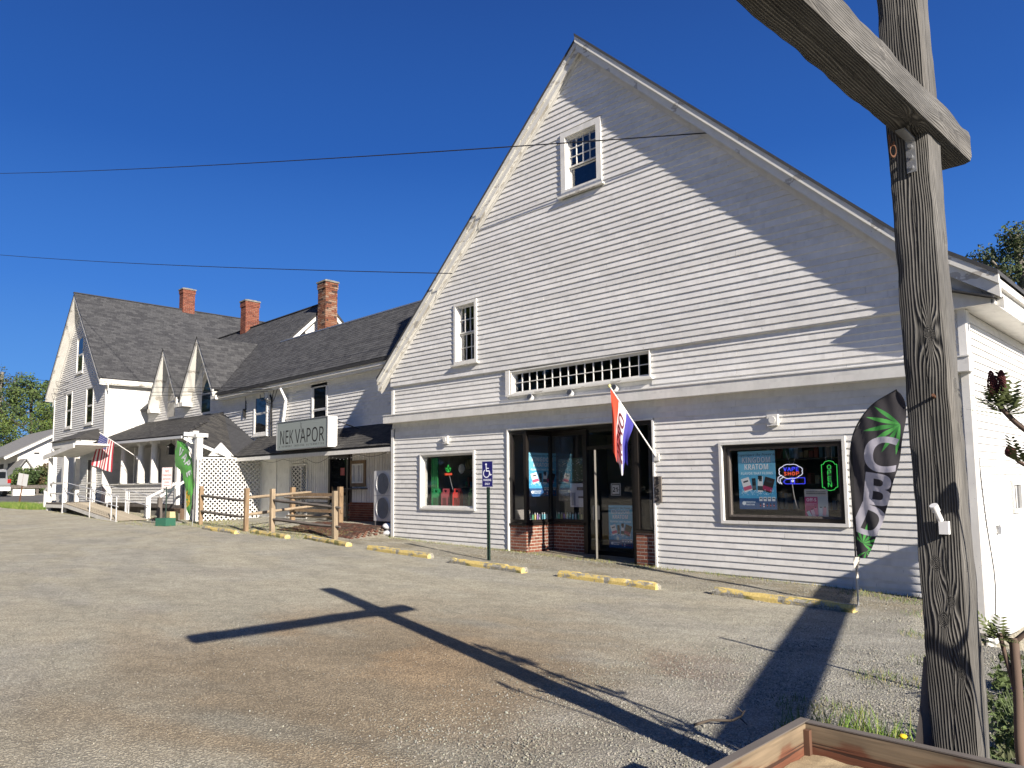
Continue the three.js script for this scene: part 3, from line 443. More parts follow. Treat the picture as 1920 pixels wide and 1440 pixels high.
// ---------------------------------------------------------------- the long wing between house and barn
const wing = thing('porch_wing', 'long white two-storey wing with dormers, porch and shop front joined to barn', 'building', [-11, .4, -4]);
{
  const zw = -1.0, map = wallZ(zw), wins = [[-10.66, -9.52, 3.66, 5.42], [-6.22, -5.16, 3.45, 5.25], [-19.8, -18.7, 4.95, 6.95], [-15.8, -14.72, 4.88, 6.9]];
  wput(wing, 'wall', [bx(-22.38, -.01, -.2, 5.62, -9.0, zw - .01), prismX([[-1.02, 5.5], [-5.1, 9.75], [-9.2, 5.5]], -22.3, -12.32)], M.white);
  // dormer faces rise through the eave
  const dorm = [[-19.25, 1.75], [-15.3, 1.75]], dy0 = 5.85, dya = 8.33;
  const bounds = y => [-22.38, -.01];
  stuff(wput(wing, 'siding', [...lapRows({ map, y0: 1.1, y1: 5.5, e: .117, bounds: y => y < 3.3 ? [-22.38, -10.3] : bounds(y), holes: wins, len: 0, p: .034 })], M.siding[0]));
  for (const w of wins.slice(0, 2)) farWindow(wing, map, ...w);
  // main roofs: a taller part towards the house, a lower part against the barn
  const sl = .99, ez = -.6, ey = 5.6;
  wput(wing, 'roof_deck', [prismX([[-1.03, ey + .426], [-5.1, 10.05], [-5.1, 9.9], [-1.03, ey + .3]], -26, -12.0), ...[[-22.2, -21.05], [-17.45, -17.1], [-13.5, -12.0]].map(([a, b]) => prismX([[ez, ey], [-1.029, ey + .426], [-1.029, ey + .3], [ez - .02, ey - .12]], a, b)), prismX([[-5.101, 10.05], [-9.7, 5.5], [-9.7, 5.35], [-5.101, 9.9]], -26, -12.0), prismX([[ez, ey], [-3.0, 7.96], [-3.0, 7.8], [ez - .02, ey - .12]], -11.999, .3), prismX([[-3.001, 7.96], [-5.6, 5.5], [-5.6, 5.35], [-3.001, 7.8]], -11.999, -.5)], M.shingle[3]);
  const up = V(0, 4.45, -4.5).normalize();
  const inDormer = (x, y) => (y < 6.03 && dorm.some(([c, h]) => Math.abs(x - c) < h + .06)) || dorm.some(([c, h]) => Math.abs(x - c) < h * 1.03 * (1 - (y - dy0) / (dya - dy0)) + .02 && y < dya);
  shingles(wing, V(-26, ey + .004, ez), V(1, 0, 0), 14.02, up, 6.34, (u, v) => !inDormer(-26 + u, ey + v * up.y), M.shingle);
  shingles(wing, V(-11.98, ey + .004, ez), V(1, 0, 0), 12.25, up, 3.36, () => true, M.shingle);
  wput(wing, 'ridge_cap', [bx(-26, -11.98, 10.03, 10.075, -5.2, -5.0)], M.shingle[3]);
  wput(wing, 'ridge_flashing', [bx(-12.3, .3, 7.935, 7.985, -3.1, -2.92)], M.galv);
  wput(wing, 'eave_board', [bx(-13.5, -.005, 5.30, 5.47, -.999, -.72), bx(-13.5, -.005, 5.38, 5.57, -.719, -.66), bx(-13.5, -.005, 5.14, 5.299, -.995, -.95)], M.trim);
  // gable that shows above the lower roof
  const gm = wallX(-12.32);
  wput(wing, 'gable_wall', prismX([[-2.6, 7.3], [-5.1, 9.75], [-7.7, 7.2]], -12.33, -12.22), M.white);
  for (const s of [1, -1]) { const a = V(-12.05, 10.0, -5.1), b = V(-12.05, 10.0 - 3.2, -5.1 + s * 3.23); wput(wing, 'rake_board', [bar(a.clone().add(V(0, -.14, 0)), b.clone().add(V(0, -.14, 0)), .05, .22), bar(a.clone().add(V(-.13, -.17, 0)), b.clone().add(V(-.13, -.17, 0)), .2, .03)], M.trim); }
  wput(wing, 'gable_shutter', bx(-12.21, -12.17, 7.9, 8.6, -4.05, -3.8), M.dark);
  chimney(wing, -20.2, -19.6, -5.5, -4.75, 9.5, 11.45, M.brick); chimney(wing, -11.75, -11.09, -5.0, -4.4, 6.9, 10.7, M.brickMix);
  // dormers
  dorm.forEach(([c, h], i) => {
    const part = group('dormer', wing), zo = -.52, y0 = dy0, ya = dya, s = (ya - y0) / h;
    wput(wing, 'face', prism([[c - h + .25, 5.3], [c + h - .25, 5.3], [c + h - .25, y0 + .15], [c, ya - .25], [c - h + .25, y0 + .15]], zw - .4, zw - .012), M.white, part);
    stuff(wput(wing, 'siding', lapRows({ map, y0: 5.52, y1: 8.1, e: .117, bounds: y => y < y0 + .1 ? [c - h + .25, c + h - .25] : [c - (ya - .2 - y) / s, c + (ya - .2 - y) / s], holes: [wins[2 + i]], len: 0, p: .034 }), M.siding[1], part));
    for (const d of [-1, 1]) {
      const foot = [c + d * h, y0], P = (t, b) => { const q = [[c, ya - b], [c, ya - t], [foot[0], foot[1] - t], [foot[0], foot[1] - b]]; return d < 0 ? q : q; };
      wput(wing, 'rake_board', prism(P(.05, .34), zo - .05, zo), M.peel, part);
      wput(wing, 'rake_soffit', prism(P(.30, .345), zw - .01, zo - .051), M.peel, part);
      wput(wing, 'roof_deck', prism(P(0, .049), -3.6, zo + .02), M.shingle[3], part);
      wput(wing, 'foot_return', bx(c + d * (h - .02) - .22, c + d * (h - .02) + .22, y0 - .5, y0 - .32, zw - .01, zo - .03), M.peel, part);
      const vd = V(c - foot[0], ya - y0, 0), lv = vd.length(); vd.normalize();
      shingles(wing, V(foot[0], foot[1] + .002, zo + .03), V(0, 0, -1), 3.1, vd, lv, (u, v) => { const y = foot[1] + v * vd.y, z = zo + .03 - u; return y > ey + (ez - z) * sl - .05; }, M.shingle, .145, .31, part);
    }
    const w = wins[2 + i]; const wp = group('window', wing), cx = (w[0] + w[1]) / 2, hw = (w[1] - w[0]) / 2 - .1, sh = (k, n0, n1) => { const q = []; const H = hw + k; q.push([cx - H, w[2] + .1 - k], [cx + H, w[2] + .1 - k], [cx + H, w[3] - .75]); for (let a = 1; a < 12; a++) { const t = a / 12 * Math.PI; q.push([cx + H * Math.cos(t), w[3] - .75 + (.68 + k) * Math.pow(Math.sin(t), .8)]); } q.push([cx - H, w[3] - .75]); return prism(q, zw + n0, zw + n1); };
    wput(wing, 'casing', sh(.1, -.02, .03), M.white, wp); wput(wing, 'pane', sh(0, .031, .038), M.pane, wp); wput(wing, 'meeting_rail', bx(cx - hw, cx + hw, 5.75, 5.81, zw + .039, zw + .06), M.white, wp); wput(wing, 'pane', bx(cx - hw + .02, cx + hw - .02, w[2] + .12, 5.745, zw + .0385, zw + .042), M.pane, wp);
  });
  // porch
  wput(wing, 'porch_deck', [bx(-22.38, -10.2, .85, .98, -.98, 1.25)], M.greyWood);
  wput(wing, 'porch_skirt', [bx(-20.4, -12.9, 1.0, 1.80, 1.09, 1.17), bx(-20.45, -12.85, 1.801, 1.86, 1.03, 1.25), bx(-20.4, -20.3, 1.0, 1.8, -.9, 1.08)], M.white);
  stuff(wput(wing, 'siding', lapRows({ map: wallZ(1.17), y0: 1.02, y1: 1.8, e: .117, bounds: () => [-20.4, -12.9], len: 0, p: .034 }), M.siding[0]));
  wput(wing, 'porch_base', [bx(-20.3, -12.9, .3, .84, .95, 1.05)], M.greyWood); wput(wing, 'foundation', [bx(-16.5, -13.0, .2, .72, 1.06, 1.2)], M.concrete);
  for (const x of [-19.0, -16.8, -15.25]) { const b = .13, t = .10; wput(wing, 'porch_column', [clean(new THREE.CylinderGeometry(t * 1.35, b * 1.45, 1.72, 4, 1).rotateY(Math.PI / 4).translate(x, 2.73, 1.14)), bx(x - .2, x + .2, 1.861, 1.93, 1.04, 1.26), bx(x - .17, x + .17, 3.5, 3.62, 1.0, 1.28)], M.white); }
  for (const [x, z, y0] of [[-12.6, 1.14, .98], [-11.15, 1.3, .35], [-10.25, 1.35, .35]]) wput(wing, 'porch_column', [bx(x - .11, x + .11, y0, 3.62, z - .11, z + .11), bx(x - .15, x + .15, 3.5, 3.62, z - .15, z + .15)], M.white);
  wput(wing, 'porch_beam', [bx(-22.38, -11.0, 3.62, 3.80, 1.05, 1.25)], M.white);
  wput(wing, 'porch_ceiling', [bx(-22.38, -12.3, 3.70, 3.73, -.97, 1.04)], M.trim);
  const E0 = V(-22.38, 4.98, zw), E1 = V(-13.6, 4.86, zw), E2 = V(-11.2, 3.66, 1.5), E3 = V(-22.38, 3.86, 1.5), E4 = V(-10.0, 2.84, .2), E5 = V(-10.6, 3.5, zw);
  const slab = (pts, t = .08) => { const tr = []; const dn = V(0, -t, 0), n = pts.length; for (let i = 1; i < n - 1; i++) { tr.push(pts[0], pts[i], pts[i + 1]); tr.push(pts[0].clone().add(dn), pts[i + 1].clone().add(dn), pts[i].clone().add(dn)); } for (let i = 0; i < n; i++) { const a = pts[i], b = pts[(i + 1) % n], c = a.clone().add(dn), d = b.clone().add(dn); tr.push(a, c, b, b, c, d); } return triGeo(tr, tr.map(v => [v.x, v.z])); };
  wput(wing, 'porch_roof_deck', slab([E0, E3, E2, E1]), M.shingle[3]); wput(wing, 'porch_roof_deck', slab([E1, E2, E4, E5]), M.shingle[3]);
  { const Vd = E0.clone().sub(E3), lv = Vd.length(); Vd.normalize(); const Ud = E2.clone().sub(E3), lu = Ud.length(); Ud.normalize(); shingles(wing, E3.clone().add(V(0, .006, .03)), Ud, lu + .05, Vd, lv, (u, v) => u < lu - v / lv * 2.4, M.porchShingle); }
  { const Ud = E4.clone().sub(E2).normalize(), a = E1.clone().sub(E2), Vd = a.clone().addScaledVector(Ud, -a.dot(Ud)); const lv = Vd.length(); Vd.normalize(); const q = [E1, E2, E4, E5].map(p => { const r = p.clone().sub(E2); return [r.dot(Ud), r.dot(Vd)]; });
    const ins = (u, v) => { let c = false; for (let i = 0, j = 3; i < 4; j = i++) { const [xi, yi] = q[i], [xj, yj] = q[j]; if ((yi > v) !== (yj > v) && u < (xj - xi) * (v - yi) / (yj - yi) + xi) c = !c; } return c; }; const u0 = Math.min(...q.map(k => k[0])); shingles(wing, E2.clone().addScaledVector(Ud, u0).add(V(0, .008, 0)), Ud, Math.max(...q.map(k => k[0])) - u0, Vd, lv, (u, v) => ins(u + u0, v), M.porchShingle); }
  wput(wing, 'gutter', [bar(V(-22.4, 3.76, 1.56), V(-11.25, 3.56, 1.56), .1, .1), bar(V(-11.0, 3.66, 1.62), V(-10.9, 3.63, .75), .12, .14)], M.alu);
  wput(wing, 'porch_gable', prismX([[1.05, 2.82], [.6, 3.32], [.1, 2.82]], -10.12, -10.02), M.white);
  wput(wing, 'downspout', [bar(V(-10.95, 3.5, 1.6), V(-9.93, 2.95, .75), .08, .1), bar(V(-9.93, 2.96, .75), V(-9.93, 2.72, .2), .08, .08)], M.pvc);
  // lattice screen at the end of the porch: strips one by one
  const screen = group('lattice_screen', wing), lx = -9.95, za = 1.45, zb = -.93, ly0 = .42, ly1 = 2.70;
  wput(wing, 'frame', [bx(lx - .02, lx + .03, ly0, ly1, za, za + .07), bx(lx - .02, lx + .03, ly0 + .1, ly1, zb - .06, zb), bx(lx - .02, lx + .03, ly1, ly1 + .06, zb - .06, za + .07)], M.white, screen);
  for (const dir of [1, -1]) for (let k = -2.6; k < 5.2; k += .172) {      // z - dir*(y-ly0) = const
    const pts = []; const H = ly1 - ly0; const f = t => zb + k + (dir > 0 ? t : H - t) - H * .0; let t0 = 0, t1 = H;
    const z = t => dir > 0 ? zb - 2.3 + k + t : zb - 2.3 + k + (H - t); let a = null, b = null;
    for (let i = 0; i <= 80; i++) { const t = H * i / 80; if (z(t) >= zb && z(t) <= za) { if (a === null) a = t; b = t; } }
    if (a === null || b - a < .06) continue; const off = dir > 0 ? .004 : .013;
    wput(wing, 'lattice_strip', bar(V(lx + off, ly0 + a, z(a)), V(lx + off, ly0 + b, z(b)), .0075, .042), M.white, screen);
  }
  // low roof over the shop front
  const F0 = V(-10.4, 3.56, zw), F1 = V(-.02, 3.56, zw), F2 = V(-.02, 2.78, .02), F3 = V(-10.1, 2.80, .02);
  wput(wing, 'shop_roof_deck', slab([F0, F3, F2, F1]), M.shingle[3]);
  { const Vd = F1.clone().sub(F2).normalize(); shingles(wing, F3.clone().add(V(0, .006, .02)), V(1, 0, 0), 10.08, Vd, 1.3, () => true, M.porchShingle); }
  wput(wing, 'shop_fascia', [bx(-10.0, -.02, 2.62, 2.745, -.03, .03)], M.trim);
  wput(wing, 'shop_soffit', [bx(-10.0, -.02, 2.74, 2.76, -.98, -.031)], M.white);
  // shop front below it: upright boards on a brick base
  for (let x = -7.72; x < -.05; x += .142) { if ((x > -5.1 && x < -3.72) || (x > -7.72 && x < -6.45)) { if (x > -5.1 && x < -3.72) continue; wput(wing, 'wall_board', bx(x + .004, x + .126, 2.48, 2.73, zw - .005, zw + .022), M.white); continue; } wput(wing, 'wall_board', bx(x + .004, x + .126, 1.10, 2.73, zw - .005, zw + rr(.02, .026)), pick(M.siding)); }
  wput(wing, 'backing_wall', bx(-8.7, -.03, .3, 2.74, zw - .008, zw + .002), M.greyWood);
  wput(wing, 'grey_panel', bx(-8.69, -7.75, .5, 2.73, zw + .003, zw + .02), M.band);
  wput(wing, 'white_panel', [bx(-10.0, -8.7, .5, 2.73, zw - .009, zw + .04)], M.white);
  { const part = group('brick_base', wing), bg = muv(new THREE.BoxGeometry(1, 1, 1)); wput(wing, 'mortar', bx(-6.4, -.05, .2, 1.08, zw + .003, zw + .03), M.mortar, part); let r = 0; for (let y = .44; y < 1.05; y += .075, r++) for (let x = -3.7 - (r % 2) * .11; x < -.1; x += .22) { const k = new THREE.Mesh(bg, pick(M.brick)); k.name = 'brick'; k.castShadow = k.receiveShadow = true; k.scale.set(.208, .064, .05); k.position.set(x + .11, y + .037, zw + .03).sub(wing.position); part.add(k); } }
  const sd = group('shop_door', wing); wput(wing, 'frame', frameBars(map, -5.02, -3.78, .5, 2.68, .12, .0, .06).geos, M.bronze, sd); wput(wing, 'pane', wbox(map, -4.90, -3.90, .62, 2.56, .004, .02), M.pane, sd); wput(wing, 'notice', wbox(map, -4.3, -4.05, 2.0, 2.25, .021, .024), std(.45, .12, .12, .8), sd);
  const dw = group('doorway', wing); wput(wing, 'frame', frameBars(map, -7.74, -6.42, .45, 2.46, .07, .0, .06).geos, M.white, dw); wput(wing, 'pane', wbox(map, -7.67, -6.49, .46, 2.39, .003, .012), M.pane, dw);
  for (const dir of [1, -1]) for (let k = 0; k < 15; k++) { const y = .62 + k * .12; wput(wing, 'lattice_strip', bar(V(dir > 0 ? -6.86 : -6.50, y, zw + .02 + (dir > 0 ? .006 : .016)), V(dir > 0 ? -6.50 : -6.86, y + .3, zw + .02 + (dir > 0 ? .006 : .016)), .04, .008, 0), M.white, dw); }  // white strips model the lattice mirrored in the glass door
  const sv = group('serving_window', wing); wput(wing, 'frame', frameBars(map, -3.66, -2.79, 1.62, 2.47, .11, .0, .06).geos, M.newWood, sv); wput(wing, 'sash', [...frameBars(map, -3.55, -2.90, 1.73, 2.36, .05, .02, .07).geos, wbox(map, -3.25, -3.2, 1.78, 2.31, .02, .072)], M.white, sv); wput(wing, 'pane', wbox(map, -3.5, -2.95, 1.78, 2.31, .004, .015), M.pane, sv); wput(wing, 'counter', wbox(map, -4.0, -2.7, 1.53, 1.57, .0, .3), M.greyWood, sv);
  // service entry, conduits and downspout on the wall
  wput(wing, 'conduit', [tube([V(-9.2, 3.45, zw + .05), V(-9.22, 4.4, zw + .05), V(-9.2, 5.1, zw + .06), V(-9.6, 5.35, zw + .12)], .03), tube([V(-9.05, 3.5, zw + .05), V(-9.1, 5.0, zw + .06), V(-8.7, 5.3, zw + .2)], .016), tube([V(-9.6, 5.3, zw + .15), V(-9.3, 4.9, zw + .2), V(-8.8, 4.85, zw + .2), V(-8.3, 5.35, zw + .25)], .012), tube([V(-9.9, 5.25, zw + .15), V(-9.75, 5.0, zw + .2), V(-9.2, 5.05, zw + .2)], .012)], M.wire);
  wput(wing, 'meter', [bx(-9.5, -9.25, 5.0, 5.4, zw + .02, zw + .18)], M.alu); wput(wing, 'downspout', [bar(V(-8.0, 5.3, zw + .3), V(-7.95, 4.85, zw + .1), .09, .09), bar(V(-7.95, 4.9, zw + .1), V(-8.25, 3.6, zw + .1), .09, .08)], M.pvc);
  wput(wing, 'wall_lamp', [bx(-11.5, -11.42, 4.5, 4.8, zw + .02, zw + .1), bx(-11.4, -11.34, 4.42, 5.4, zw + .02, zw + .05)], M.black);
  // porch wall door and windows in the shade
  { const pd = group('porch_door', wing); wput(wing, 'frame', frameBars(map, -13.8, -12.8, .98, 3.15, .1, .0, .07).geos, M.white, pd); wput(wing, 'pane', wbox(map, -13.7, -12.9, 1.08, 3.05, .003, .04), M.pane, pd); } farWindow(wing, map, -16.2, -15.1, 1.3, 3.15); farWindow(wing, map, -18.6, -17.5, 1.3, 3.15);
  wput(wing, 'porch_partition', [bx(-20.6, -20.45, .98, 3.6, -.95, .2)], M.white);
}
// ---------------------------------------------------------------- the timber cross post and the planter
function timber(L, w, h, nseg, seedK, mat, wob = .006) {    // along +y from 0 to L; four faces take the four columns of the wood atlas
  const g = new THREE.BoxGeometry(w, L, h, 5, nseg, 5), p = g.attributes.position, n = g.attributes.normal, uv = g.attributes.uv;
  for (let i = 0; i < p.count; i++) {
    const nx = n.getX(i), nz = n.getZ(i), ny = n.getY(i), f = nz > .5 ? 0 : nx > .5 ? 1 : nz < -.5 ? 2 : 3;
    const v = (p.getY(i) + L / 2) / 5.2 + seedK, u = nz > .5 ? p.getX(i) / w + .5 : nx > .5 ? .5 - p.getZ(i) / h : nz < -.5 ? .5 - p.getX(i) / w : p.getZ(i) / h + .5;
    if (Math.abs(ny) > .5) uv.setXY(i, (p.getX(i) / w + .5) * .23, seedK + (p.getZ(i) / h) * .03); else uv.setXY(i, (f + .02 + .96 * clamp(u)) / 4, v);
  }
  for (let i = 0; i < p.count; i++) {
    let x = p.getX(i), y = p.getY(i), z = p.getZ(i); const ex = Math.abs(x) / (w / 2), ez = Math.abs(z) / (h / 2), corner = Math.max(0, ex + ez - 1.7) * .012 + Math.max(0, (ex > .99 && ez > .99 ? 1 : 0) * .008 * fbm(y * 9 + seedK * 50, x * 3 + z * 5, 2));
    const d = wob * (fbm(y * 3.1 + seedK * 90, x * 6 + z * 8, 3) - .5) * 2; x += Math.sign(x) * (d * ex - corner); z += Math.sign(z) * (d * ez - corner);
    p.setXYZ(i, x, y + L / 2, z);
  }
  g.computeVertexNormals(); return g;
}
{
  const post = thing('timber_cross_post', 'tall weathered grey timber post with a crosswise beam, beside the planter box', 'post', [16.315, -.25, 8.5]);
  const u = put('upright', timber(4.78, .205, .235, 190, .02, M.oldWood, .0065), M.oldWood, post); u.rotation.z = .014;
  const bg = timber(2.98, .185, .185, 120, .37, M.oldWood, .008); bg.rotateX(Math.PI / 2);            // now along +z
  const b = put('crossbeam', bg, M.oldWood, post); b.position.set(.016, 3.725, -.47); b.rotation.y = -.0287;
  put('splint', [muv(prism([[-.30, .0], [-.09, .0], [-.095, 1.03], [-.125, 1.0], [-.16, .72]], -.03, .10))], M.greyWood, post);
  // bracket, hook and fittings
  const fz = .122, k = put('bracket', [bx(-.055, -.01, 3.44, 3.62, fz, fz + .006), bx(-.055, -.01, 3.61, 3.617, fz + .006, fz + .16)], M.galv, post);
  put('bolt', [[3.465], [3.52], [3.575]].map(([y]) => clean(new THREE.CylinderGeometry(.011, .011, .02, 8).rotateX(Math.PI / 2).translate(-.032, y, fz + .014))), M.galv, post);
  put('hook', [tube([V(-.10, 3.63, fz + .10), V(-.10, 3.585, fz + .10), V(-.088, 3.565, fz + .107), V(-.077, 3.585, fz + .107)], .005, 20, 6), clean(new THREE.TorusGeometry(.02, .0045, 6, 16).scale(.7, 1.6, 1).rotateY(.6).translate(-.086, 3.54, fz + .105))], M.rust, post);
  put('nail', rod(V(.0, 2.28, fz - .01), V(.012, 2.285, fz + .05), .008), M.rust, post);
  put('conduit_fitting', [rod(V(.0, 1.675, fz + .015), V(-.012, 1.735, fz + .05), .014, .014, 14), rod(V(-.0095, 1.722, fz + .042), V(-.0145, 1.75, fz + .06), .019, .019, 14), bx(-.006, .036, 1.61, 1.672, fz, fz + .03)], M.pvc, post);
}
{
  const pl = thing('planter_box', 'wooden planter box half filled with pale sand beside the timber post', 'planter', [16.2, -.24, 9.4]);
  const t = .04, H = .66, x0 = -.515, x1 = .60, z0 = -.515, z1 = .62, bxr = (a, b, c, d, e, f) => bx(a, b, c, d, e, f);
  const wv = g => { const uv = g.attributes.uv, p = g.attributes.position; for (let i = 0; i < uv.count; i++) uv.setXY(i, p.getY(i) / .66 * .98 - .12, (p.getX(i) + p.getZ(i)) * .8); return g; };
  put('side_board', wv(bxr(x0, x0 + t, 0, H, z0, z1)), M.plank, pl); put('side_board', wv(bxr(x1 - t, x1, 0, H, z0, z1)), M.plank, pl); put('end_board', wv(bxr(x0 + t, x1 - t, 0, H - .004, z0, z0 + t)), M.plank, pl); put('end_board', wv(bxr(x0 + t, x1 - t, 0, H - .004, z1 - t, z1)), M.plank, pl);
  put('rim', [wv(bxr(x0 - .003, x0 + t + .003, H + .0005, H + .006, z0 - .003, z1)), wv(bxr(x0 + t + .004, x1, H - .003, H + .003, z0 - .003, z0 + t + .003))], M.greyWood, pl);
  put('corner_batten', [bxr(x0 + t + .001, x0 + t + .03, .1, H - .03, z0 + t + .001, z0 + t + .03)], M.redWood, pl);
  const g = new THREE.PlaneGeometry(x1 - x0 - 2 * t - .004, z1 - z0 - 2 * t - .004, 60, 60).rotateX(-Math.PI / 2).translate((x0 + x1) / 2, 0, (z0 + z1) / 2), p = g.attributes.position;
  for (let i = 0; i < p.count; i++) { const x = p.getX(i), z = p.getZ(i); p.setY(i, .50 + .05 * S(-.5, .1, x) * S(-.52, -.1, z) + .04 * (fbm(x * 4 + 3, z * 4, 3) - .5) + .008 * (fbm(x * 26, z * 26, 2) - .5)); }
  g.computeVertexNormals(); const st = dataTex(256, 256, (u, v) => { const b = noise(u * 200, v * 200, 200, 200), a = fbm(u * 12, v * 12, 3, 12), k = 198 + 50 * (b - .5) + 30 * (a - .5) - (b > .93 ? 60 : 0); return [k, k * .95, k * .86]; }); rep(st, 3);
  put('sand', muv(g), std(.60, .53, .41, .97, { map: st, bumpMap: st, bumpScale: .006 }), pl);
}

// ---------------------------------------------------------------- wheel stops
{
  const prof = [[-.085, 0], [.085, 0], [.085, .075], [.055, .125], [-.055, .125], [-.085, .075]];
  const spots = [[-6.35, 2.71, -3.96, 2.72, 0, 'faded yellow wheel stop before the first bay of the rail fence'], [-4.04, 2.22, -1.59, 2.38, 2, 'mossy worn wheel stop between the middle two fence posts'], [-1.26, 1.99, 1.37, 2.32, 2, 'long pale yellow wheel stop at the fence end post'], [2.22, 2.31, 4.67, 2.38, 1, 'chipped yellow wheel stop in front of the left shop window'], [5.53, 2.55, 7.68, 2.58, 0, 'yellow wheel stop right beside the handicap parking sign'], [8.35, 2.37, 10.49, 2.39, 1, 'yellow wheel stop in front of the number plaque'], [11.29, 2.10, 13.45, 2.08, 0, 'broken-ended yellow wheel stop at the foot of the black feather flag']];
  for (const [xa, za, xb, zb, k, label] of spots) {
    const L = Math.hypot(xb - xa, zb - za), g0 = new THREE.ExtrudeGeometry(new THREE.Shape(prof.map(q => new THREE.Vector2(...q))), { depth: L, steps: 40, bevelEnabled: false }).translate(0, 0, -L / 2), p = g0.attributes.position, sd = rr(0, 90);
    for (let i = 0; i < p.count; i++) { const y = p.getY(i), z = p.getZ(i), x = p.getX(i), c = y > .05 ? 1 : .2; const d = .022 * c * (fbm(z * 5 + sd, x * 14 + y * 9, 3) - .6), chip = y > .1 ? -.03 * S(.58, .75, fbm(z * 3.3 + sd * 2, x * 8, 3)) : 0; p.setXYZ(i, x * (1 + d * 4), y + d * .6 + chip, z + (Math.abs(z) > L / 2 - .01 ? -Math.sign(z) * .05 * fbm(x * 20 + sd, y * 20, 2) : 0)); }
    g0.computeVertexNormals();
    const mx = (xa + xb) / 2, mz = (za + zb) / 2, m = put(numbered('wheel_stop'), muv(g0), M.stops[k], scene); m.position.set(mx, gy(mx, mz) - .018, mz); m.rotation.order = 'YXZ'; m.rotation.y = Math.atan2(xb - xa, zb - za); m.rotation.x = .0248; tag(m, label, 'wheel stop', 'wheel stops along the parking lot');
  }
}
// ---------------------------------------------------------------- split rail fence
{
  const f = thing('rail_fence', 'brown split-rail fence with loose rails round the brick patio', 'fence', [-4.4, .28, 1.9]);
  const P = [[-8.25, 2.03], [-4.72, 2.1], [-3.66, 1.78], [-.61, 1.5]];
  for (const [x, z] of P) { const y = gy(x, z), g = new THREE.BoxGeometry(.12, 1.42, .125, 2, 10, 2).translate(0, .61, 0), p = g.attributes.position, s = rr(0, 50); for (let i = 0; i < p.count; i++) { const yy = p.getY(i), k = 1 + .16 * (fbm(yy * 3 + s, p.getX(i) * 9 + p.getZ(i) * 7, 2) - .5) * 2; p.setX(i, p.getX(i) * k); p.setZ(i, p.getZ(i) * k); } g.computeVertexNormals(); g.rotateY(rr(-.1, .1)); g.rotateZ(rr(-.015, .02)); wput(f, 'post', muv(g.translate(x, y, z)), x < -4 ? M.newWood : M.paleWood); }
  const rail = (a, b, m, r = .05) => { const d = b.clone().sub(a), L = d.length(), g = new THREE.CylinderGeometry(r * .85, r, L, 6, 10), p = g.attributes.position, s = rr(0, 60); for (let i = 0; i < p.count; i++) { const y = p.getY(i), k = (1 + .35 * (fbm(y * 1.7 + s, Math.atan2(p.getZ(i), p.getX(i)) + 4, 2) - .5)) * (1 - .4 * S(L / 2 - .25, L / 2, Math.abs(y))); p.setX(i, p.getX(i) * k + .03 * (fbm(y * .9 + s, 1, 2) - .5)); p.setZ(i, p.getZ(i) * k); } g.computeVertexNormals(); g.applyQuaternion(new THREE.Quaternion().setFromUnitVectors(V(0, 1, 0), d.normalize())); const c = a.clone().add(b).multiplyScalar(.5); wput(f, 'rail', muv(g.translate(c.x, c.y, c.z)), m); };
  const h = (i, t) => V(P[i][0], gy(...P[i]) + t, P[i][1]);
  rail(h(0, 1.0).add(V(-.15, 0, 0)), h(1, .93), M.greyWood); rail(h(0, .48).add(V(-.15, 0, 0)), h(1, .42), M.greyWood);
  rail(h(2, .98), h(3, .85).add(V(.22, 0, -.02)), M.greyWood, .06); rail(h(2, .40), h(3, .33).add(V(.22, 0, -.02)), M.greyWood, .055);
  rail(h(1, 1.02), V(-4.75, 1.46, -.15), M.paleWood); rail(h(1, .50), V(-4.25, 1.02, -.05), M.paleWood);
  rail(h(3, 1.14), V(-4.1, 1.30, 1.15), M.paleWood); rail(h(3, .62), V(-4.05, .74, 1.1), M.paleWood);
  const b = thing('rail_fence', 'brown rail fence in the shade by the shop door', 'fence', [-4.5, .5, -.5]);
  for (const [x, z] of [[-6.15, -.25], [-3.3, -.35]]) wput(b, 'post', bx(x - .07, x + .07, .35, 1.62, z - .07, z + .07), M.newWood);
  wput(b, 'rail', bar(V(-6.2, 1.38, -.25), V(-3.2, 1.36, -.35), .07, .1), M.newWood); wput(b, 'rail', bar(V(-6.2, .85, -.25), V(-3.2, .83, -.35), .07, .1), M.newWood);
}
// brick paving of the patio, laid one by one where the camera can tell them apart
{
  const pav = new THREE.Group(); pav.name = 'brick_patio'; pav.position.set(-2.5, 0, 0); pav.userData = { kind: 'structure' }; scene.add(pav);
  const bg = muv(new THREE.BoxGeometry(.19, .05, .09)), mats = [std(.25, .10, .065, .95, { map: brTex }), std(.30, .15, .10, .95, { map: brTex }), std(.24, .17, .13, .95, { map: brTex })];
  let n = 0; for (let z = 1.15; z > -.75; z -= .1) for (let x = -4.4 + (n++ % 2) * .1; x < -.35; x += .2) { if (n > 15 && x < -2.5) continue; const k = new THREE.Mesh(bg, pick(mats)); k.name = 'paving_brick'; k.receiveShadow = k.castShadow = true; const y = gy(x, z), y2 = gy(x, z + .05); k.position.set(x + 2.5, y - .005 + rr(-.004, .004), z); k.rotation.set((gy(x, z - .05) - gy(x, z + .05)) * -10 * .1 * 10 * .1, rr(-.03, .03), 0); pav.add(k); if (pav.children.length >= 300) { z = -9; break; } }
}

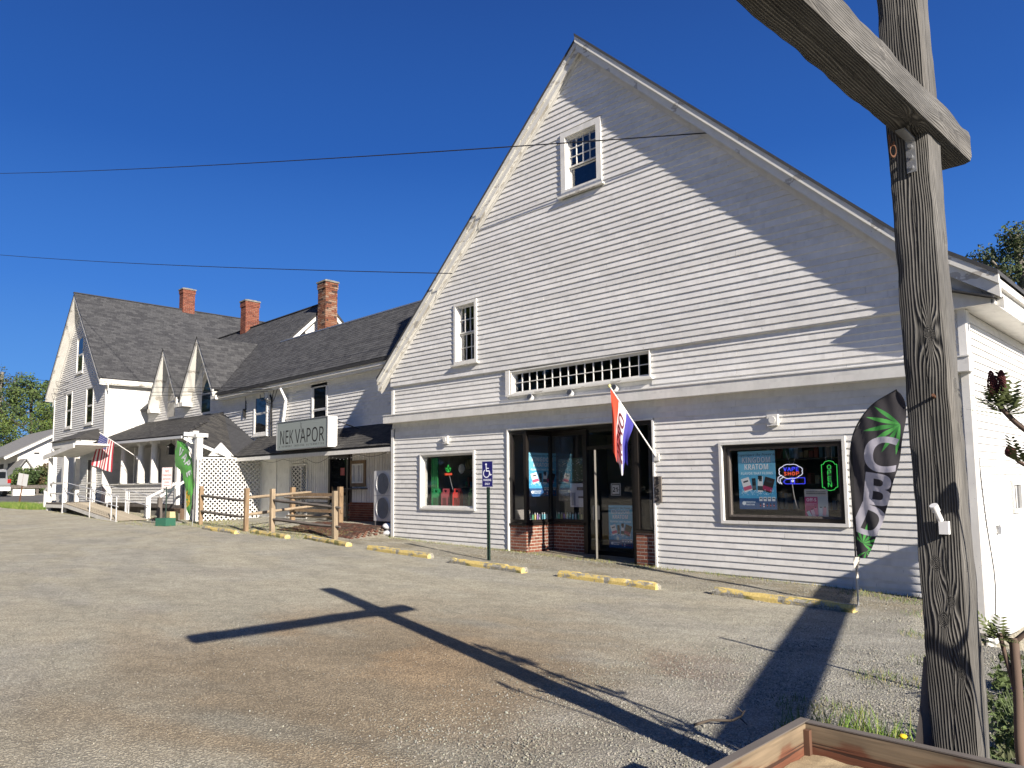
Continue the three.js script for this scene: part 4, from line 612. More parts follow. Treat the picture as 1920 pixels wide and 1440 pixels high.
// ---------------------------------------------------------------- signs
const text = (g, s, x, y, px, col, o = {}) => { g.fillStyle = col; g.font = (o.weight ?? 'bold') + ' ' + px + 'px ' + (o.face ?? 'sans-serif'); g.textAlign = o.align ?? 'center'; g.textBaseline = 'middle'; if (o.sx) { g.save(); g.translate(x, y); g.scale(o.sx, 1); g.fillText(s, 0, 0); g.restore(); } else g.fillText(s, x, y); };
const face = (w, h) => new THREE.PlaneGeometry(w, h);
{
  const s = thing('shop_box_sign', 'grey NEK VAPOR box sign on the low roof of the wing', 'sign', [-4.85, 2.88, .05]);
  put('case', [bx(-1.66, 1.66, 0, .98, -.16, .145)], M.alu, s); put('side_panel', bx(1.661, 1.70, .0, .98, -.17, .165), M.white, s); put('edge', frameBars(wallZ(.145), -1.66, 1.66, 0, .98, .03, .0005, .02).geos, M.galv, s);
  const t = canvasTex(1320, 392, (g, w, h) => { g.fillStyle = '#8d9694'; g.fillRect(0, 0, w, h); text(g, 'NEK', 262, 222, 275, '#0d1013', { weight: 'normal', sx: .76 }); text(g, 'VAPOR', 872, 222, 275, '#0d1013', { weight: 'normal', sx: .88 }); g.font = 'bold 38px sans-serif'; const q = 'A VERMONT SMOKING ALTERNATIVE'; for (let i = 0; i < q.length; i++) text(g, q[i], 70 + i * 41.5, 352, 38, '#20252a'); g.strokeStyle = '#15181b'; g.lineWidth = 6; for (const o of [0, 22]) { g.beginPath(); g.moveTo(650 + o, 165); g.bezierCurveTo(690 + o, 120, 610 + o, 80, 652 + o, 22 + o); g.stroke(); } });
  put('face', face(3.26, .92).translate(0, .49, .148), std(.9, .9, .9, .9, { map: t }), s);
  put('brace', [rod(V(1.5, .9, -.1), V(1.9, .55, -1.0), .018), rod(V(-.5, .98, -.1), V(-.5, 1.2, -1.0), .012)], M.wire, s);
}
{
  const x = 5.78, z = 1.71, y = gy(x, z), s = thing('handicap_sign', 'blue wheelchair parking sign on a dark green steel post', 'sign', [x, y, z], .12);
  const holes = []; put('post', [bx(-.03, .03, -.1, 2.0, -.012, .012), bx(-.03, -.02, -.1, 2.0, .0125, .03), bx(.02, .03, -.1, 2.0, .0125, .03)], M.greenSteel, s);
  put('bolt_hole', Array.from({ length: 44 }, (_, i) => clean(new THREE.CylinderGeometry(.006, .006, .003, 6).rotateX(Math.PI / 2).translate(0, .1 + i * .042, .0135))), M.galv, s);
  const rs = (w, h, r) => { const q = new THREE.Shape(); q.moveTo(-w / 2 + r, -h / 2); q.lineTo(w / 2 - r, -h / 2); q.quadraticCurveTo(w / 2, -h / 2, w / 2, -h / 2 + r); q.lineTo(w / 2, h / 2 - r); q.quadraticCurveTo(w / 2, h / 2, w / 2 - r, h / 2); q.lineTo(-w / 2 + r, h / 2); q.quadraticCurveTo(-w / 2, h / 2, -w / 2, h / 2 - r); q.lineTo(-w / 2, -h / 2 + r); q.quadraticCurveTo(-w / 2, -h / 2, -w / 2 + r, -h / 2); return q; };
  const w = .305, h = .56;
  put('plate', clean(new THREE.ExtrudeGeometry(rs(w, h, .035), { depth: .004, bevelEnabled: false }).translate(0, 1.83, .032)), M.galv, s);
  const t = canvasTex(305, 560, (g, W, H) => {
    g.fillStyle = '#d8dcea'; g.fillRect(0, 0, W, H); g.fillStyle = '#1d1c66'; g.fillRect(9, 9, W - 18, H - 18);
    g.fillStyle = '#e8ebf5'; g.strokeStyle = '#e8ebf5'; g.lineCap = 'round'; g.lineJoin = 'round';
    g.beginPath(); g.arc(120, 74, 25, 0, 7); g.fill(); g.lineWidth = 25; g.beginPath(); g.moveTo(122, 112); g.lineTo(128, 215); g.lineTo(205, 215); g.lineTo(232, 300); g.lineTo(262, 292); g.stroke(); g.lineWidth = 19; g.beginPath(); g.moveTo(128, 158); g.lineTo(190, 158); g.stroke(); g.lineWidth = 21; g.beginPath(); g.arc(128, 268, 82, -.1, 4.1); g.stroke();
    text(g, 'PARKING', 152, 408, 62, '#e8ebf5', { sx: .8 }); text(g, 'ONLY', 152, 490, 66, '#e8ebf5', { sx: .8 });
  });
  const fg = new THREE.ShapeGeometry(rs(w - .004, h - .004, .034)), p = fg.attributes.position, uv = fg.attributes.uv; for (let i = 0; i < p.count; i++) uv.setXY(i, p.getX(i) / w + .5, p.getY(i) / h + .5);
  put('face', fg.translate(0, 1.83, .0385), std(.9, .9, .9, .45, { map: t }), s);
}
{
  const x = -8.5, z = 3.1, y = gy(x, z), s = thing('no_parking_sign', 'small white no parking sign with red lettering on a green base', 'sign', [x, y, z], .35);
  put('post', rod(V(0, 0, 0), V(0, 1.3, 0), .022), M.greenSteel, s); put('base', [bx(-.24, .24, 0, .26, -.2, .2)], std(.03, .14, .09, .7), s); put('plate', bx(-.24, .24, 1.25, 1.95, -.01, .0), M.galv, s);
  put('face', face(.48, .7).translate(0, 1.6, .003), std(.9, .9, .9, .5, { map: canvasTex(240, 350, (g, w, h) => { g.fillStyle = '#efe9e6'; g.fillRect(0, 0, w, h); g.strokeStyle = '#b4504e'; g.lineWidth = 4; g.strokeRect(8, 8, w - 16, h - 16); text(g, 'NO', 120, 62, 62, '#b4504e'); text(g, 'PARKING', 120, 132, 46, '#b4504e'); text(g, 'BETWEEN', 120, 195, 40, '#b4504e'); text(g, 'SIGNS', 120, 250, 40, '#b4504e'); g.fillStyle = '#b4504e'; g.fillRect(50, 300, 140, 8); }) }), s);
}
{
  const s = thing('number_plaque', 'wooden plaque with black house number 365 by the entrance', 'plaque', [8.95, 1.24, .028]);
  put('board', bx(-.085, .085, 0, .52, 0, .03), M.greyWood, s);
  [...'365'].forEach((c, i) => { const y = .43 - i * .165, r = (pts) => tube(pts.map(q => V(q[0] * .05, y + q[1] * .07, .038)), .008, 26, 5); const sh = { 3: [[-.8, .8], [.3, 1], [.7, .5], [0, .05], [.8, -.4], [.3, -1], [-.8, -.8]], 6: [[.7, 1], [-.3, .7], [-.8, -.3], [-.1, -1], [.8, -.6], [.4, .05], [-.6, -.1]], 5: [[.8, 1], [-.6, 1], [-.7, .15], [.2, .25], [.85, -.3], [.2, -1], [-.8, -.8]] }[c]; put('numeral', r(sh), M.black, s); });
}
// ---------------------------------------------------------------- posters, neon and goods in the shop windows
const kratom = canvasTex(426, 640, (g, w, h) => {
  const gr = ['#7fc3dd', '#6db9da', '#57aed6', '#4aa4d2', '#3d97cb']; for (let i = 0; i < 64; i++) { g.fillStyle = gr[Math.min(4, Math.floor(i / 13))]; g.fillRect(0, i * 10, w, 10); }
  g.fillStyle = '#2a6f9d'; for (let i = 0; i < 40; i++) { g.beginPath(); g.ellipse(hash(i, 1) * w, hash(i, 2) * h, 6 + 20 * hash(i, 3), 3 + 6 * hash(i, 4), hash(i, 5) * 6, 0, 7); g.globalAlpha = .35; g.fill(); } g.globalAlpha = 1;
  text(g, 'Experience the Power of', 212, 42, 36, '#1c3347', { weight: 'italic bold', face: 'serif' });
  for (const [s, y, z] of [['KINGDOM', 100, 84], ['KRATOM', 176, 84]]) { text(g, s, 214, y + 4, z, '#2d5f7d', { sx: .82 }); text(g, s, 211, y, z, '#e9f0f2', { sx: .82 }); }
  text(g, 'FLAVOR THAT FLOWS', 213, 246, 40, '#dff0f5', { sx: .92 });
  const pack = (x, y, a, ww, hh, c, d) => { g.save(); g.translate(x, y); g.rotate(a); g.fillStyle = c; g.fillRect(-ww / 2, -hh / 2, ww, hh); g.fillStyle = d; g.fillRect(-ww / 2, hh * .12, ww, hh * .28); g.fillStyle = '#33414a'; g.fillRect(-ww * .3, -hh * .3, ww * .6, hh * .12); g.restore(); };
  pack(92, 370, -.28, 96, 150, '#e9ecec', '#c95b7c'); pack(340, 375, .3, 112, 160, '#2a2226', '#a02f5c'); pack(178, 365, -.05, 44, 130, '#20262c', '#5d6a70'); pack(250, 365, .06, 58, 170, '#e4e8e8', '#39434a'); g.fillStyle = '#16191c'; g.fillRect(226, 272, 46, 42);
  g.fillStyle = '#e5f2f6'; for (let i = 0; i < 90; i++) { g.beginPath(); g.arc(30 + hash(i, 7) * 366, 455 + (hash(i, 8) - .5) * 60, 2 + 5 * hash(i, 9), 0, 7); g.globalAlpha = .6; g.fill(); } g.globalAlpha = 1;
  g.fillStyle = '#2a5688'; g.fillRect(0, 520, w, 120); for (let i = 0; i < 4; i++) { g.fillStyle = '#d6dde0'; g.fillRect(232 + i * 48, 505, 36, 46); g.fillStyle = '#2d3a4a'; g.fillRect(238 + i * 48, 515, 24, 12); } for (let i = 0; i < 5; i++) { g.fillStyle = i === 1 ? '#e8eaea' : '#243140'; g.fillRect(236 + i * 38, 572, 14, 44); g.fillStyle = '#b64a60'; g.fillRect(236 + i * 38, 592, 14, 12); }
  g.fillStyle = '#dde9ee'; g.beginPath(); g.arc(55, 575, 22, 0, 7); g.fill(); text(g, 'KINGDOM', 128, 562, 24, '#dde9ee'); text(g, 'KRATOM', 128, 590, 24, '#dde9ee');
});
const kratomMat = std(.85, .85, .85, .5, { map: kratom });
const poster = (name, w, h, pos, ry, mat, label, group) => { const m = put(numbered(name), muv(new THREE.BoxGeometry(w, h, .004)), mat, scene); const g = new THREE.BoxGeometry(w, h, .004); m.geometry = g; m.position.set(...pos); m.rotation.y = ry; tag(m, label, 'poster', group); return m; };
poster('product_poster', .72, 1.06, [10.98, 1.66, -.12], 0, kratomMat, 'blue KINGDOM KRATOM poster in the right shop window');
poster('product_poster', .98, 1.05, [5.185, 1.86, -.66], Math.PI / 2, kratomMat, 'half-shaded blue poster in the side window of the entrance');
{ poster('product_poster', .66, .95, [7.24, .66, -.985], 0, kratomMat, 'shaded blue poster low behind the glass of the inner entrance');
  const q = poster('age_notice', .27, .27, [7.13, 1.49, -.985], 0, std(.8, .8, .8, .7, { map: canvasTex(128, 128, (g, w, h) => { g.fillStyle = '#c9cac9'; g.fillRect(0, 0, w, h); g.fillStyle = '#22262a'; g.fillRect(8, 8, 112, 112); g.fillStyle = '#c9cac9'; g.fillRect(16, 16, 96, 96); text(g, '21', 60, 66, 70, '#22262a'); text(g, '+', 104, 66, 34, '#22262a'); }) }), 'white 21+ notice behind the glass of the inner entrance'); }
poster('price_poster', .40, .62, [12.05, 1.18, -.12], 0, std(.85, .85, .85, .5, { map: canvasTex(260, 400, (g, w, h) => { g.fillStyle = '#b9c3c7'; g.fillRect(0, 0, w, h); g.fillStyle = '#c4c3bd'; g.fillRect(0, 0, w, 78); for (let i = 0; i < 2; i++) { g.fillStyle = '#4c5256'; g.fillRect(20, 26 + i * 20, 220, 9); } g.fillStyle = '#c0527f'; g.fillRect(0, 84, 146, 316); text(g, 'Off-S', 74, 118, 48, '#f2e9ee'); g.fillStyle = '#e0a6bf'; g.fillRect(14, 158, 118, 6); g.fillRect(14, 172, 90, 6); for (const [x, y, a, c] of [[50, 285, -.5, '#cfe3df'], [92, 270, -.3, '#e8c9d6'], [126, 250, -.15, '#e58aa8'], [176, 250, .05, '#dfe6e8'], [218, 246, .12, '#efb3bd']]) { g.save(); g.translate(x, y); g.rotate(a); g.fillStyle = c; g.fillRect(-19, -44, 38, 88); g.fillStyle = '#2b3034'; g.fillRect(-7, -56, 14, 12); g.restore(); } g.fillStyle = '#c0527f'; g.fillRect(158, 340, 86, 26); }) }), 'pink and grey Off-S price poster in the right shop window');
for (const [x, y, w, h, c] of [[5.62, 1.95, .42, .56, '#3d4a48'], [6.05, 1.96, .42, .58, '#46523f'], [5.58, 1.42, .36, .40, '#6f675c']]) poster('wall_flyer', w, h, [x, y, -.99], 0, std(.7, .7, .7, .8, { map: canvasTex(96, 128, (g, W, H) => { g.fillStyle = c; g.fillRect(0, 0, W, H); for (let i = 0; i < 60; i++) { g.fillStyle = ['#8a9a90', '#2b3331', '#a59a86'][i % 3]; g.fillRect(hash(i, 31) * W, hash(i, 32) * H, 4 + 10 * hash(i, 33), 3); } }) }), 'dim printed flyer behind the entrance window', 'flyers behind the entrance window');
poster('wall_flyer', .46, .56, [6.0, 1.36, -.99], 0, std(.8, .8, .8, .8, { map: canvasTex(96, 128, (g, W, H) => { g.fillStyle = '#b4b3bd'; g.fillRect(0, 0, W, H); g.fillStyle = '#4a4550'; g.fillRect(44, 20, 44, 18); g.fillRect(52, 70, 36, 10); g.fillStyle = '#7d7f8e'; g.fillRect(8, 50, 26, 70); }) }), 'pale lilac flyer low behind the entrance window');
// neon tubes
const glow = (r, g, b, k) => new THREE.MeshStandardMaterial({ color: new THREE.Color().setRGB(r * .3, g * .3, b * .3), emissive: new THREE.Color().setRGB(r, g, b), emissiveIntensity: k, roughness: .4 });
const N = { white: glow(.85, .85, 1, .5), blue: glow(.05, .06, 1, .62), red: glow(.9, .12, .05, .45), green: glow(.06, .8, .12, .38) };
const stroke = { V: [[[-1, 1], [0, -1], [1, 1]]], A: [[[-1, -1], [0, 1], [1, -1]], [[-.5, -.2], [.5, -.2]]], P: [[[-.8, -1], [-.8, 1], [.6, 1], [.8, .5], [.6, 0], [-.8, 0]]], E: [[[.8, 1], [-.8, 1], [-.8, -1], [.8, -1]], [[-.8, 0], [.6, 0]]], S: [[[.8, .7], [0, 1], [-.8, .6], [0, 0], [.8, -.5], [0, -1], [-.8, -.7]]], H: [[[-.8, 1], [-.8, -1]], [[.8, 1], [.8, -1]], [[-.8, 0], [.8, 0]]], O: [[[0, 1], [.8, .5], [.8, -.5], [0, -1], [-.8, -.5], [-.8, .5], [0, 1]]], N: [[[-.8, -1], [-.8, 1], [.8, -1], [.8, 1]]] };
const neonPath = (pts, r = .0055) => { const o = []; for (let i = 0; i < pts.length - 1; i++) o.push(rod(V(pts[i][0], pts[i][1], 0), V(pts[i + 1][0], pts[i + 1][1], 0), r, r, 6)); return o; };
const letter = (c, x, y, w, h) => stroke[c].flatMap(p => neonPath(p.map(q => [x + q[0] * w, y + q[1] * h])));
{
  const s = thing('vape_neon_sign', 'blue and red VAPE SHOP neon sign in a white cloud outline', 'neon sign', [11.60, 1.72, -.16]);
  const cl = []; for (let i = 0; i <= 60; i++) { const t = i / 60 * Math.PI * 2, k = 1 + .09 * Math.abs(Math.sin(t * 4)); cl.push([.205 * k * Math.cos(t), .085 + .12 * k * Math.sin(t)]); }
  put('cloud_tube', [...neonPath(cl), ...neonPath([[-.17, .02], [-.235, -.02], [-.245, -.09], [-.2, -.13]]), ...neonPath([[-.14, -.015], [-.2, -.05], [-.2, -.1], [-.165, -.14]])], N.white, s);
  put('letters', [...'VAPE'].flatMap((c, i) => letter(c, -.10 + i * .075, .125, .027, .032)), N.blue, s); put('letters', [...'SHOP'].flatMap((c, i) => letter(c, -.10 + i * .075, .045, .027, .030)), N.red, s);
  put('device_tube', [...neonPath([[.0, -.03], [.25, -.03], [.25, -.135], [.0, -.135], [.0, -.03]]), ...neonPath([[.0, -.05], [-.1, -.06], [-.14, -.1], [-.1, -.135], [0, -.135]]), ...neonPath([[.06, -.03], [.06, -.135]])], N.blue, s); put('button_tube', clean(new THREE.TorusGeometry(.017, .006, 6, 14).translate(.03, -.083, 0)), N.white, s);
  put('backing', [bx(-.2, .22, -.12, .2, -.02, -.014)], new THREE.MeshPhysicalMaterial({ color: 0xffffff, transmission: 1, thickness: 0, roughness: .05 }), s); put('cord', [rod(V(.0, .2, 0), V(-.08, .45, 0), .003), rod(V(.05, .2, 0), V(.14, .45, 0), .003), tube([V(.02, -.14, 0), V(.05, -.35, .01), V(.08, -.5, 0), V(.11, -.58, 0)], .005)], M.curtain, s);
}
{
  const s = thing('open_neon_sign', 'green upright OPEN neon sign in the right shop window', 'neon sign', [12.28, 1.72, -.16]);
  put('border_tube', [...neonPath([[-.13, .19], [-.13, -.2], [-.1, -.2], [-.07, -.24], [0, -.255], [.07, -.24], [.1, -.2], [.13, -.2], [.13, .19], [.1, .19], [.07, .235], [0, .255], [-.07, .235], [-.1, .19], [-.13, .19]])], N.green, s);
  put('letters', [...'OPEN'].flatMap((c, i) => letter(c, 0, .145 - i * .1, .036, .038)), N.green, s); put('cord', [rod(V(-.05, .25, 0), V(-.05, .6, 0), .003), rod(V(.05, .25, 0), V(.05, .6, 0), .003)], M.curtain, s);
}
{
  const s = thing('leaf_neon_sign', 'green leaf neon sign with red lettering in the left shop window', 'neon sign', [2.22, 1.98, -.18]);
  const leaf = (a, L) => { const o = []; for (const d of [-1, 1]) { const p = []; for (let i = 0; i <= 8; i++) { const t = i / 8, w = d * .032 * Math.sin(Math.PI * t); p.push([Math.sin(a) * L * t + Math.cos(a) * w, Math.cos(a) * L * t - Math.sin(a) * w]); } o.push(...neonPath(p, .006)); } return o; };
  put('leaf_tube', [...leaf(0, .19), ...leaf(.75, .15), ...leaf(-.75, .15)], N.green, s); put('letters', [...'SOOHOON'].flatMap((c, i) => letter(c, -.13 + i * .044, -.06, .016, .028)), N.red, s); put('cord', [rod(V(.02, .19, 0), V(.05, .5, 0), .003), tube([V(.05, -.1, 0), V(.12, -.3, 0), V(.2, -.5, 0)], .005)], M.curtain, s);
}
{
  const jug = (x, col, lab) => { const m = std(...col, .45); const s = thing('carry_container', lab, 'container', [x, 1.04, -.20], .35, 'coloured containers in the left shop window'); put('body', [prism([[-.11, 0], [.11, 0], [.105, .33], [.10, .4], [-.10, .4], [-.11, .33]], -.09, .09)], m, s); put('spout', [bx(.02, .10, .4, .46, -.03, .03)], m, s); put('carrying_handle', [bx(-.10, -.06, .4, .50, -.025, .025), bx(-.06, .06, .46, .50, -.025, .025), bx(.06, .095, .462, .50, -.025, .025)], m, s); put('front_panel', bx(-.07, .05, .06, .26, .0905, .096), std(col[0] * .3, col[1] * .3, col[2] * .3, .5), s); };
  jug(1.72, [.03, .36, .12], 'bright green plastic container next to the green curtain'); jug(2.12, [.45, .09, .11], 'dark red plastic container beside the green one'); jug(2.58, [.70, .06, .05], 'bright red plastic container in the left shop window'); jug(3.20, [.07, .22, .08], 'dull green container at the right edge of the left shop window');
  single('green_curtain', [...Array.from({ length: 7 }, (_, i) => clean(new THREE.CylinderGeometry(.03, .04, 1.3, 8).translate(1.46 + i * .035, 1.72, -.26 - .02 * (i % 2))))], std(.02, .24, .06, .8), 'green curtain at the edge of the left shop window', 'curtain');
  single('window_sticker', muv(new THREE.CylinderGeometry(.13, .13, .004, 8).rotateX(Math.PI / 2).translate(2.86, 2.05, -.09)), std(.35, .37, .36, .7, { map: concTex }), 'frosted round sticker on the left shop window', 'sticker');
  const cols = [[.2, .5, .6], [.6, .6, .55], [.1, .35, .2], [.55, .5, .2], [.3, .2, .45], [.65, .65, .65], [.15, .45, .5]];
  let q = 0; const bottle = (x, z, h = .13) => { const s = thing('flavour_bottle', 'small capped bottle in the row on the entrance window sill', 'bottle', [x, .775, z], 0, 'bottles in a row on the entrance window sill'); put('body', clean(new THREE.CylinderGeometry(.022, .022, h, 10).translate(0, h / 2, 0)), std(...cols[q++ % 7], .4), s); put('cap', clean(new THREE.CylinderGeometry(.008, .014, .045, 8).translate(0, h + .022, 0)), q % 3 ? M.curtain : M.black, s); };
  for (let i = 0; i < 9; i++) bottle(5.15, -.16 - i * .083); for (let i = 0; i < 10; i++) bottle(5.36 + i * .088, -1.04);
  single('bottle_ledge', [bx(5.0, 5.17, .70, .77, -.95, -.11), bx(5.26, 6.2, .70, .77, -1.12, -.995)], M.inside, 'dark ledge inside the entrance windows that carries the bottles', 'ledge');
  for (const [x0, x1, lab] of [[10.3, 12.8, 'small boxed goods on shelves deep inside the right shop window'], [1.2, 3.7, 'small boxed goods on shelves deep inside the left shop window']]) { const cols2 = [[.35, .12, .1], [.1, .25, .4], [.5, .45, .3], [.12, .35, .18], [.5, .5, .5]]; const sh = thing('goods_shelf', lab, 'shelf', [(x0 + x1) / 2, 0, -1.75]); for (let r = 0; r < 4; r++) { put('shelf_board', bx(x0 - (x0 + x1) / 2, x1 - (x0 + x1) / 2, .55 + r * .5, .58 + r * .5, -.16, .16), M.greyWood, sh); const by = cols2.map(() => []); for (let x = x0 + .05; x < x1 - .15; x += rr(.09, .16)) { const h = rr(.12, .34), w = rr(.06, .085); by[Math.floor(rnd() * 5)].push(bx(x - (x0 + x1) / 2, x + w - (x0 + x1) / 2, .581 + r * .5, .581 + r * .5 + h, -.1, .1)); } by.forEach((q, i) => { if (q.length) stuff(put('boxed_goods', q, std(...cols2[i], .6), sh)); }); } }
  single('display_case', [bx(10.5, 12.5, .3, .84, -1.1, -.8)], M.inside, 'dark display counter inside the right shop window', 'counter');
}
// ---------------------------------------------------------------- small fixtures on the barn front
for (const [x, lab] of [[5.57, 'small round floodlight on the barn band under the transom window, nearest its left casing'], [6.79, 'small round floodlight on the barn band under the middle of the transom window'], [8.01, 'small round floodlight on the barn band just behind the open flag tip']]) { const s = thing('floodlight', lab, 'floodlight', [x, 3.60 - .0125 * (x - 9.4), .13], 0, 'floodlights on the barn band'); put('head', clean(new THREE.CylinderGeometry(.075, .06, .10, 14).rotateX(1.2)), M.alu, s); put('lens', clean(new THREE.CylinderGeometry(.066, .066, .012, 14).rotateX(1.2).translate(0, .02, .056)), M.paneGrey, s); put('stem', bx(-.02, .02, -.075, -.02, -.02, .02), M.alu, s); }
for (const [x, y, lab] of [[2.40, 2.82, 'square white wall speaker above the left shop window'], [11.42, 2.72, 'square white wall speaker above the right shop window']]) { const s = thing('wall_speaker', lab, 'speaker', [x, y, .025]); put('housing', bx(-.1, .1, -.1, .1, 0, .07), M.white, s); put('grille', clean(new THREE.CylinderGeometry(.062, .062, .02, 18).rotateX(Math.PI / 2).translate(0, 0, .075)), M.band, s); }
{ const s = thing('security_camera', 'small white security camera under the band at the barn corner', 'camera', [.12, 3.27, .06]); put('body', rod(V(0, 0, -.02), V(.04, -.03, .1), .028, .028, 12), M.white, s); put('lens', rod(V(.041, -.031, .101), V(.044, -.033, .11), .022, .022, 12), M.black, s); put('cable', tube([V(0, -.02, 0), V(-.02, -.15, -.02), V(-.03, -.35, -.03)], .006), M.wire, s); }
// ---------------------------------------------------------------- flags
function cloth(nu, nv, at, uvf) { const g = new THREE.PlaneGeometry(1, 1, nu, nv), p = g.attributes.position, uv = g.attributes.uv; for (let i = 0; i < p.count; i++) { const u = p.getX(i) + .5, v = .5 - p.getY(i), q = at(u, v); p.setXYZ(i, q.x, q.y, q.z); const t = uvf ? uvf(u, v) : [u, 1 - v]; uv.setXY(i, t[0], t[1]); } g.computeVertexNormals(); return g; }
const fabric = (map, o = {}) => new THREE.MeshPhysicalMaterial({ map, roughness: .9, side: THREE.DoubleSide, transmission: o.through ?? .25, thickness: 0, color: 0xe6e6e6, ...(o.x ?? {}) });
{
  const s = thing('stars_and_stripes_flag', 'red, white and blue striped national flag on a slanted pole at the porch', 'flag', [-16.9, 2.98, 1.25]);
  const tip = V(-1.75, 1.15, 1.05), dir = tip.clone().normalize();
  put('pole', rod(V(0, 0, 0), tip, .016), M.white, s); put('bracket', bx(-.06, .06, -.08, .08, -.02, .05), M.alu, s);
  const t = canvasTex(570, 300, (g, w, h) => { for (let i = 0; i < 13; i++) { g.fillStyle = i % 2 ? '#e9e4e2' : '#b02a3c'; g.fillRect(0, i * h / 13, w, h / 13 + 1); } g.fillStyle = '#2b3376'; g.fillRect(0, 0, w * .4, h * 7 / 13); g.fillStyle = '#f0f0f0'; for (let r = 0; r < 9; r++) for (let c = 0; c < (r % 2 ? 5 : 6); c++) { const x = w * .4 * ((c + (r % 2 ? 1 : .5)) / 6), y = h * 7 / 13 * (r + .5) / 9; g.beginPath(); for (let k = 0; k < 10; k++) { const a = k * Math.PI / 5 - Math.PI / 2, q = k % 2 ? 3.2 : 7.5; g[k ? 'lineTo' : 'moveTo'](x + q * Math.cos(a), y + q * Math.sin(a)); } g.fill(); } });
  // hoist runs down the pole from its tip; the fly hangs
  put('cloth', cloth(24, 30, (u, v) => { const q = tip.clone().addScaledVector(dir, -.06 - .86 * u); const f = Math.sin(u * 9 + v * 2.2) * .045 * v; return q.add(V(-.12 * v - .16 * u * v + f * .6, -1.42 * v + .1 * u * v, .25 * v * (1 - u) + f)); }, (u, v) => [v, 1 - u]), fabric(t), s);
}
{
  const s = thing('open_flag', 'red, white and blue OPEN flag hanging limp beside the entrance', 'flag', [8.93, 2.14, .03]);
  const tip = V(-.48, 1.42, .87), dir = tip.clone().normalize(), L = tip.length();
  put('pole', rod(V(0, 0, 0), tip, .014), M.white, s); put('finial', clean(new THREE.SphereGeometry(.032, 12, 8).scale(1, 1.2, 1).translate(tip.x, tip.y, tip.z)), std(.6, .55, .25, .5), s); put('bracket', [bx(-.05, .07, -.07, .07, -.01, .03), rod(V(0, 0, .0), dir.clone().multiplyScalar(.14), .026)], M.white, s);
  const t = canvasTex(600, 360, (g, w, h) => { g.fillStyle = '#e4492a'; g.fillRect(0, 0, w, h * .35); g.fillStyle = '#e9e8ee'; g.fillRect(0, h * .35, w, h * .35); g.fillStyle = '#4b48ae'; g.fillRect(0, h * .68, w, h * .32); g.save(); text(g, 'OPEN', w / 2, h * .52, 128, '#6b2230', { sx: 1.25 }); g.restore(); });
  put('cloth', cloth(30, 40, (u, v) => {
    const q = tip.clone().addScaledVector(dir, -.04 - .98 * u * 0.86);
    const fold = Math.sin(u * 13) * .05 * S(0, .5, v), drop = 1.28 * v, gather = S(.0, .55, v);
    const x0 = lerp(q.x, tip.x + .02 + .10 * u + .03 * Math.sin(u * 13), gather * (.95 - .42 * S(.25, 1, u))), z0 = lerp(q.z, tip.z - .05 - .22 * u, gather * .8);
    const yl = q.y - drop * lerp(1.0, .68, S(.2, .95, u)) - .28 * S(.42, .6, u) * S(.85, .65, u) * v; return V(x0 + fold * .5, yl, z0 + fold);
  }, (u, v) => [v, 1 - u]), fabric(t, { through: .2 }), s);
}
function feather(name, label, base, left, right, tex, poleTop, through) {      // cloth between two edges that both climb; y is shared
  const s = thing(name, label, 'feather flag', base); const y0 = left[0][1], y1 = left[left.length - 1][1], all = [...left, ...right].map(p => p[0]), x0 = Math.min(...all), x1 = Math.max(...all);
  const edge = (e, y) => { for (let i = 0; i < e.length - 1; i++) if (y <= e[i + 1][1] + 1e-6) { const t = (y - e[i][1]) / (e[i + 1][1] - e[i][1]); return lerp(e[i][0], e[i + 1][0], t); } return e[e.length - 1][0]; };
  const smooth = e => { const q = new THREE.SplineCurve(e.map(p => new THREE.Vector2(...p))).getPoints(120); const o = [[q[0].x, q[0].y]]; for (const p of q) if (p.y > o[o.length - 1][1] + 1e-4) o.push([p.x, p.y]); return o; };
  const L = smooth(left), R = smooth(right);
  put('cloth', cloth(14, 90, (u, v) => { const y = lerp(y1, y0, v), a = edge(L, y), b = edge(R, y), x = lerp(a, b, u); return V(x, y, .05 * u * Math.sin(y * 3.1 + x * 4) + .02 * Math.sin(y * 9 + u * 5) * u + .012 * Math.sin(x * 30 + y * 5)); }, (u, v) => { const y = lerp(y1, y0, v); return [(lerp(edge(L, y), edge(R, y), u) - x0) / (x1 - x0), (y - y0) / (y1 - y0)]; }), fabric(tex, { through }), s);
  put('pole', tube(poleTop.map(p => V(p[0], p[1], -.016)), .013, 60, 8), M.black, s); put('ground_stake', rod(V(0, -.15, -.012), V(0, .55, -.012), .014), M.galv, s);
  return s;
}
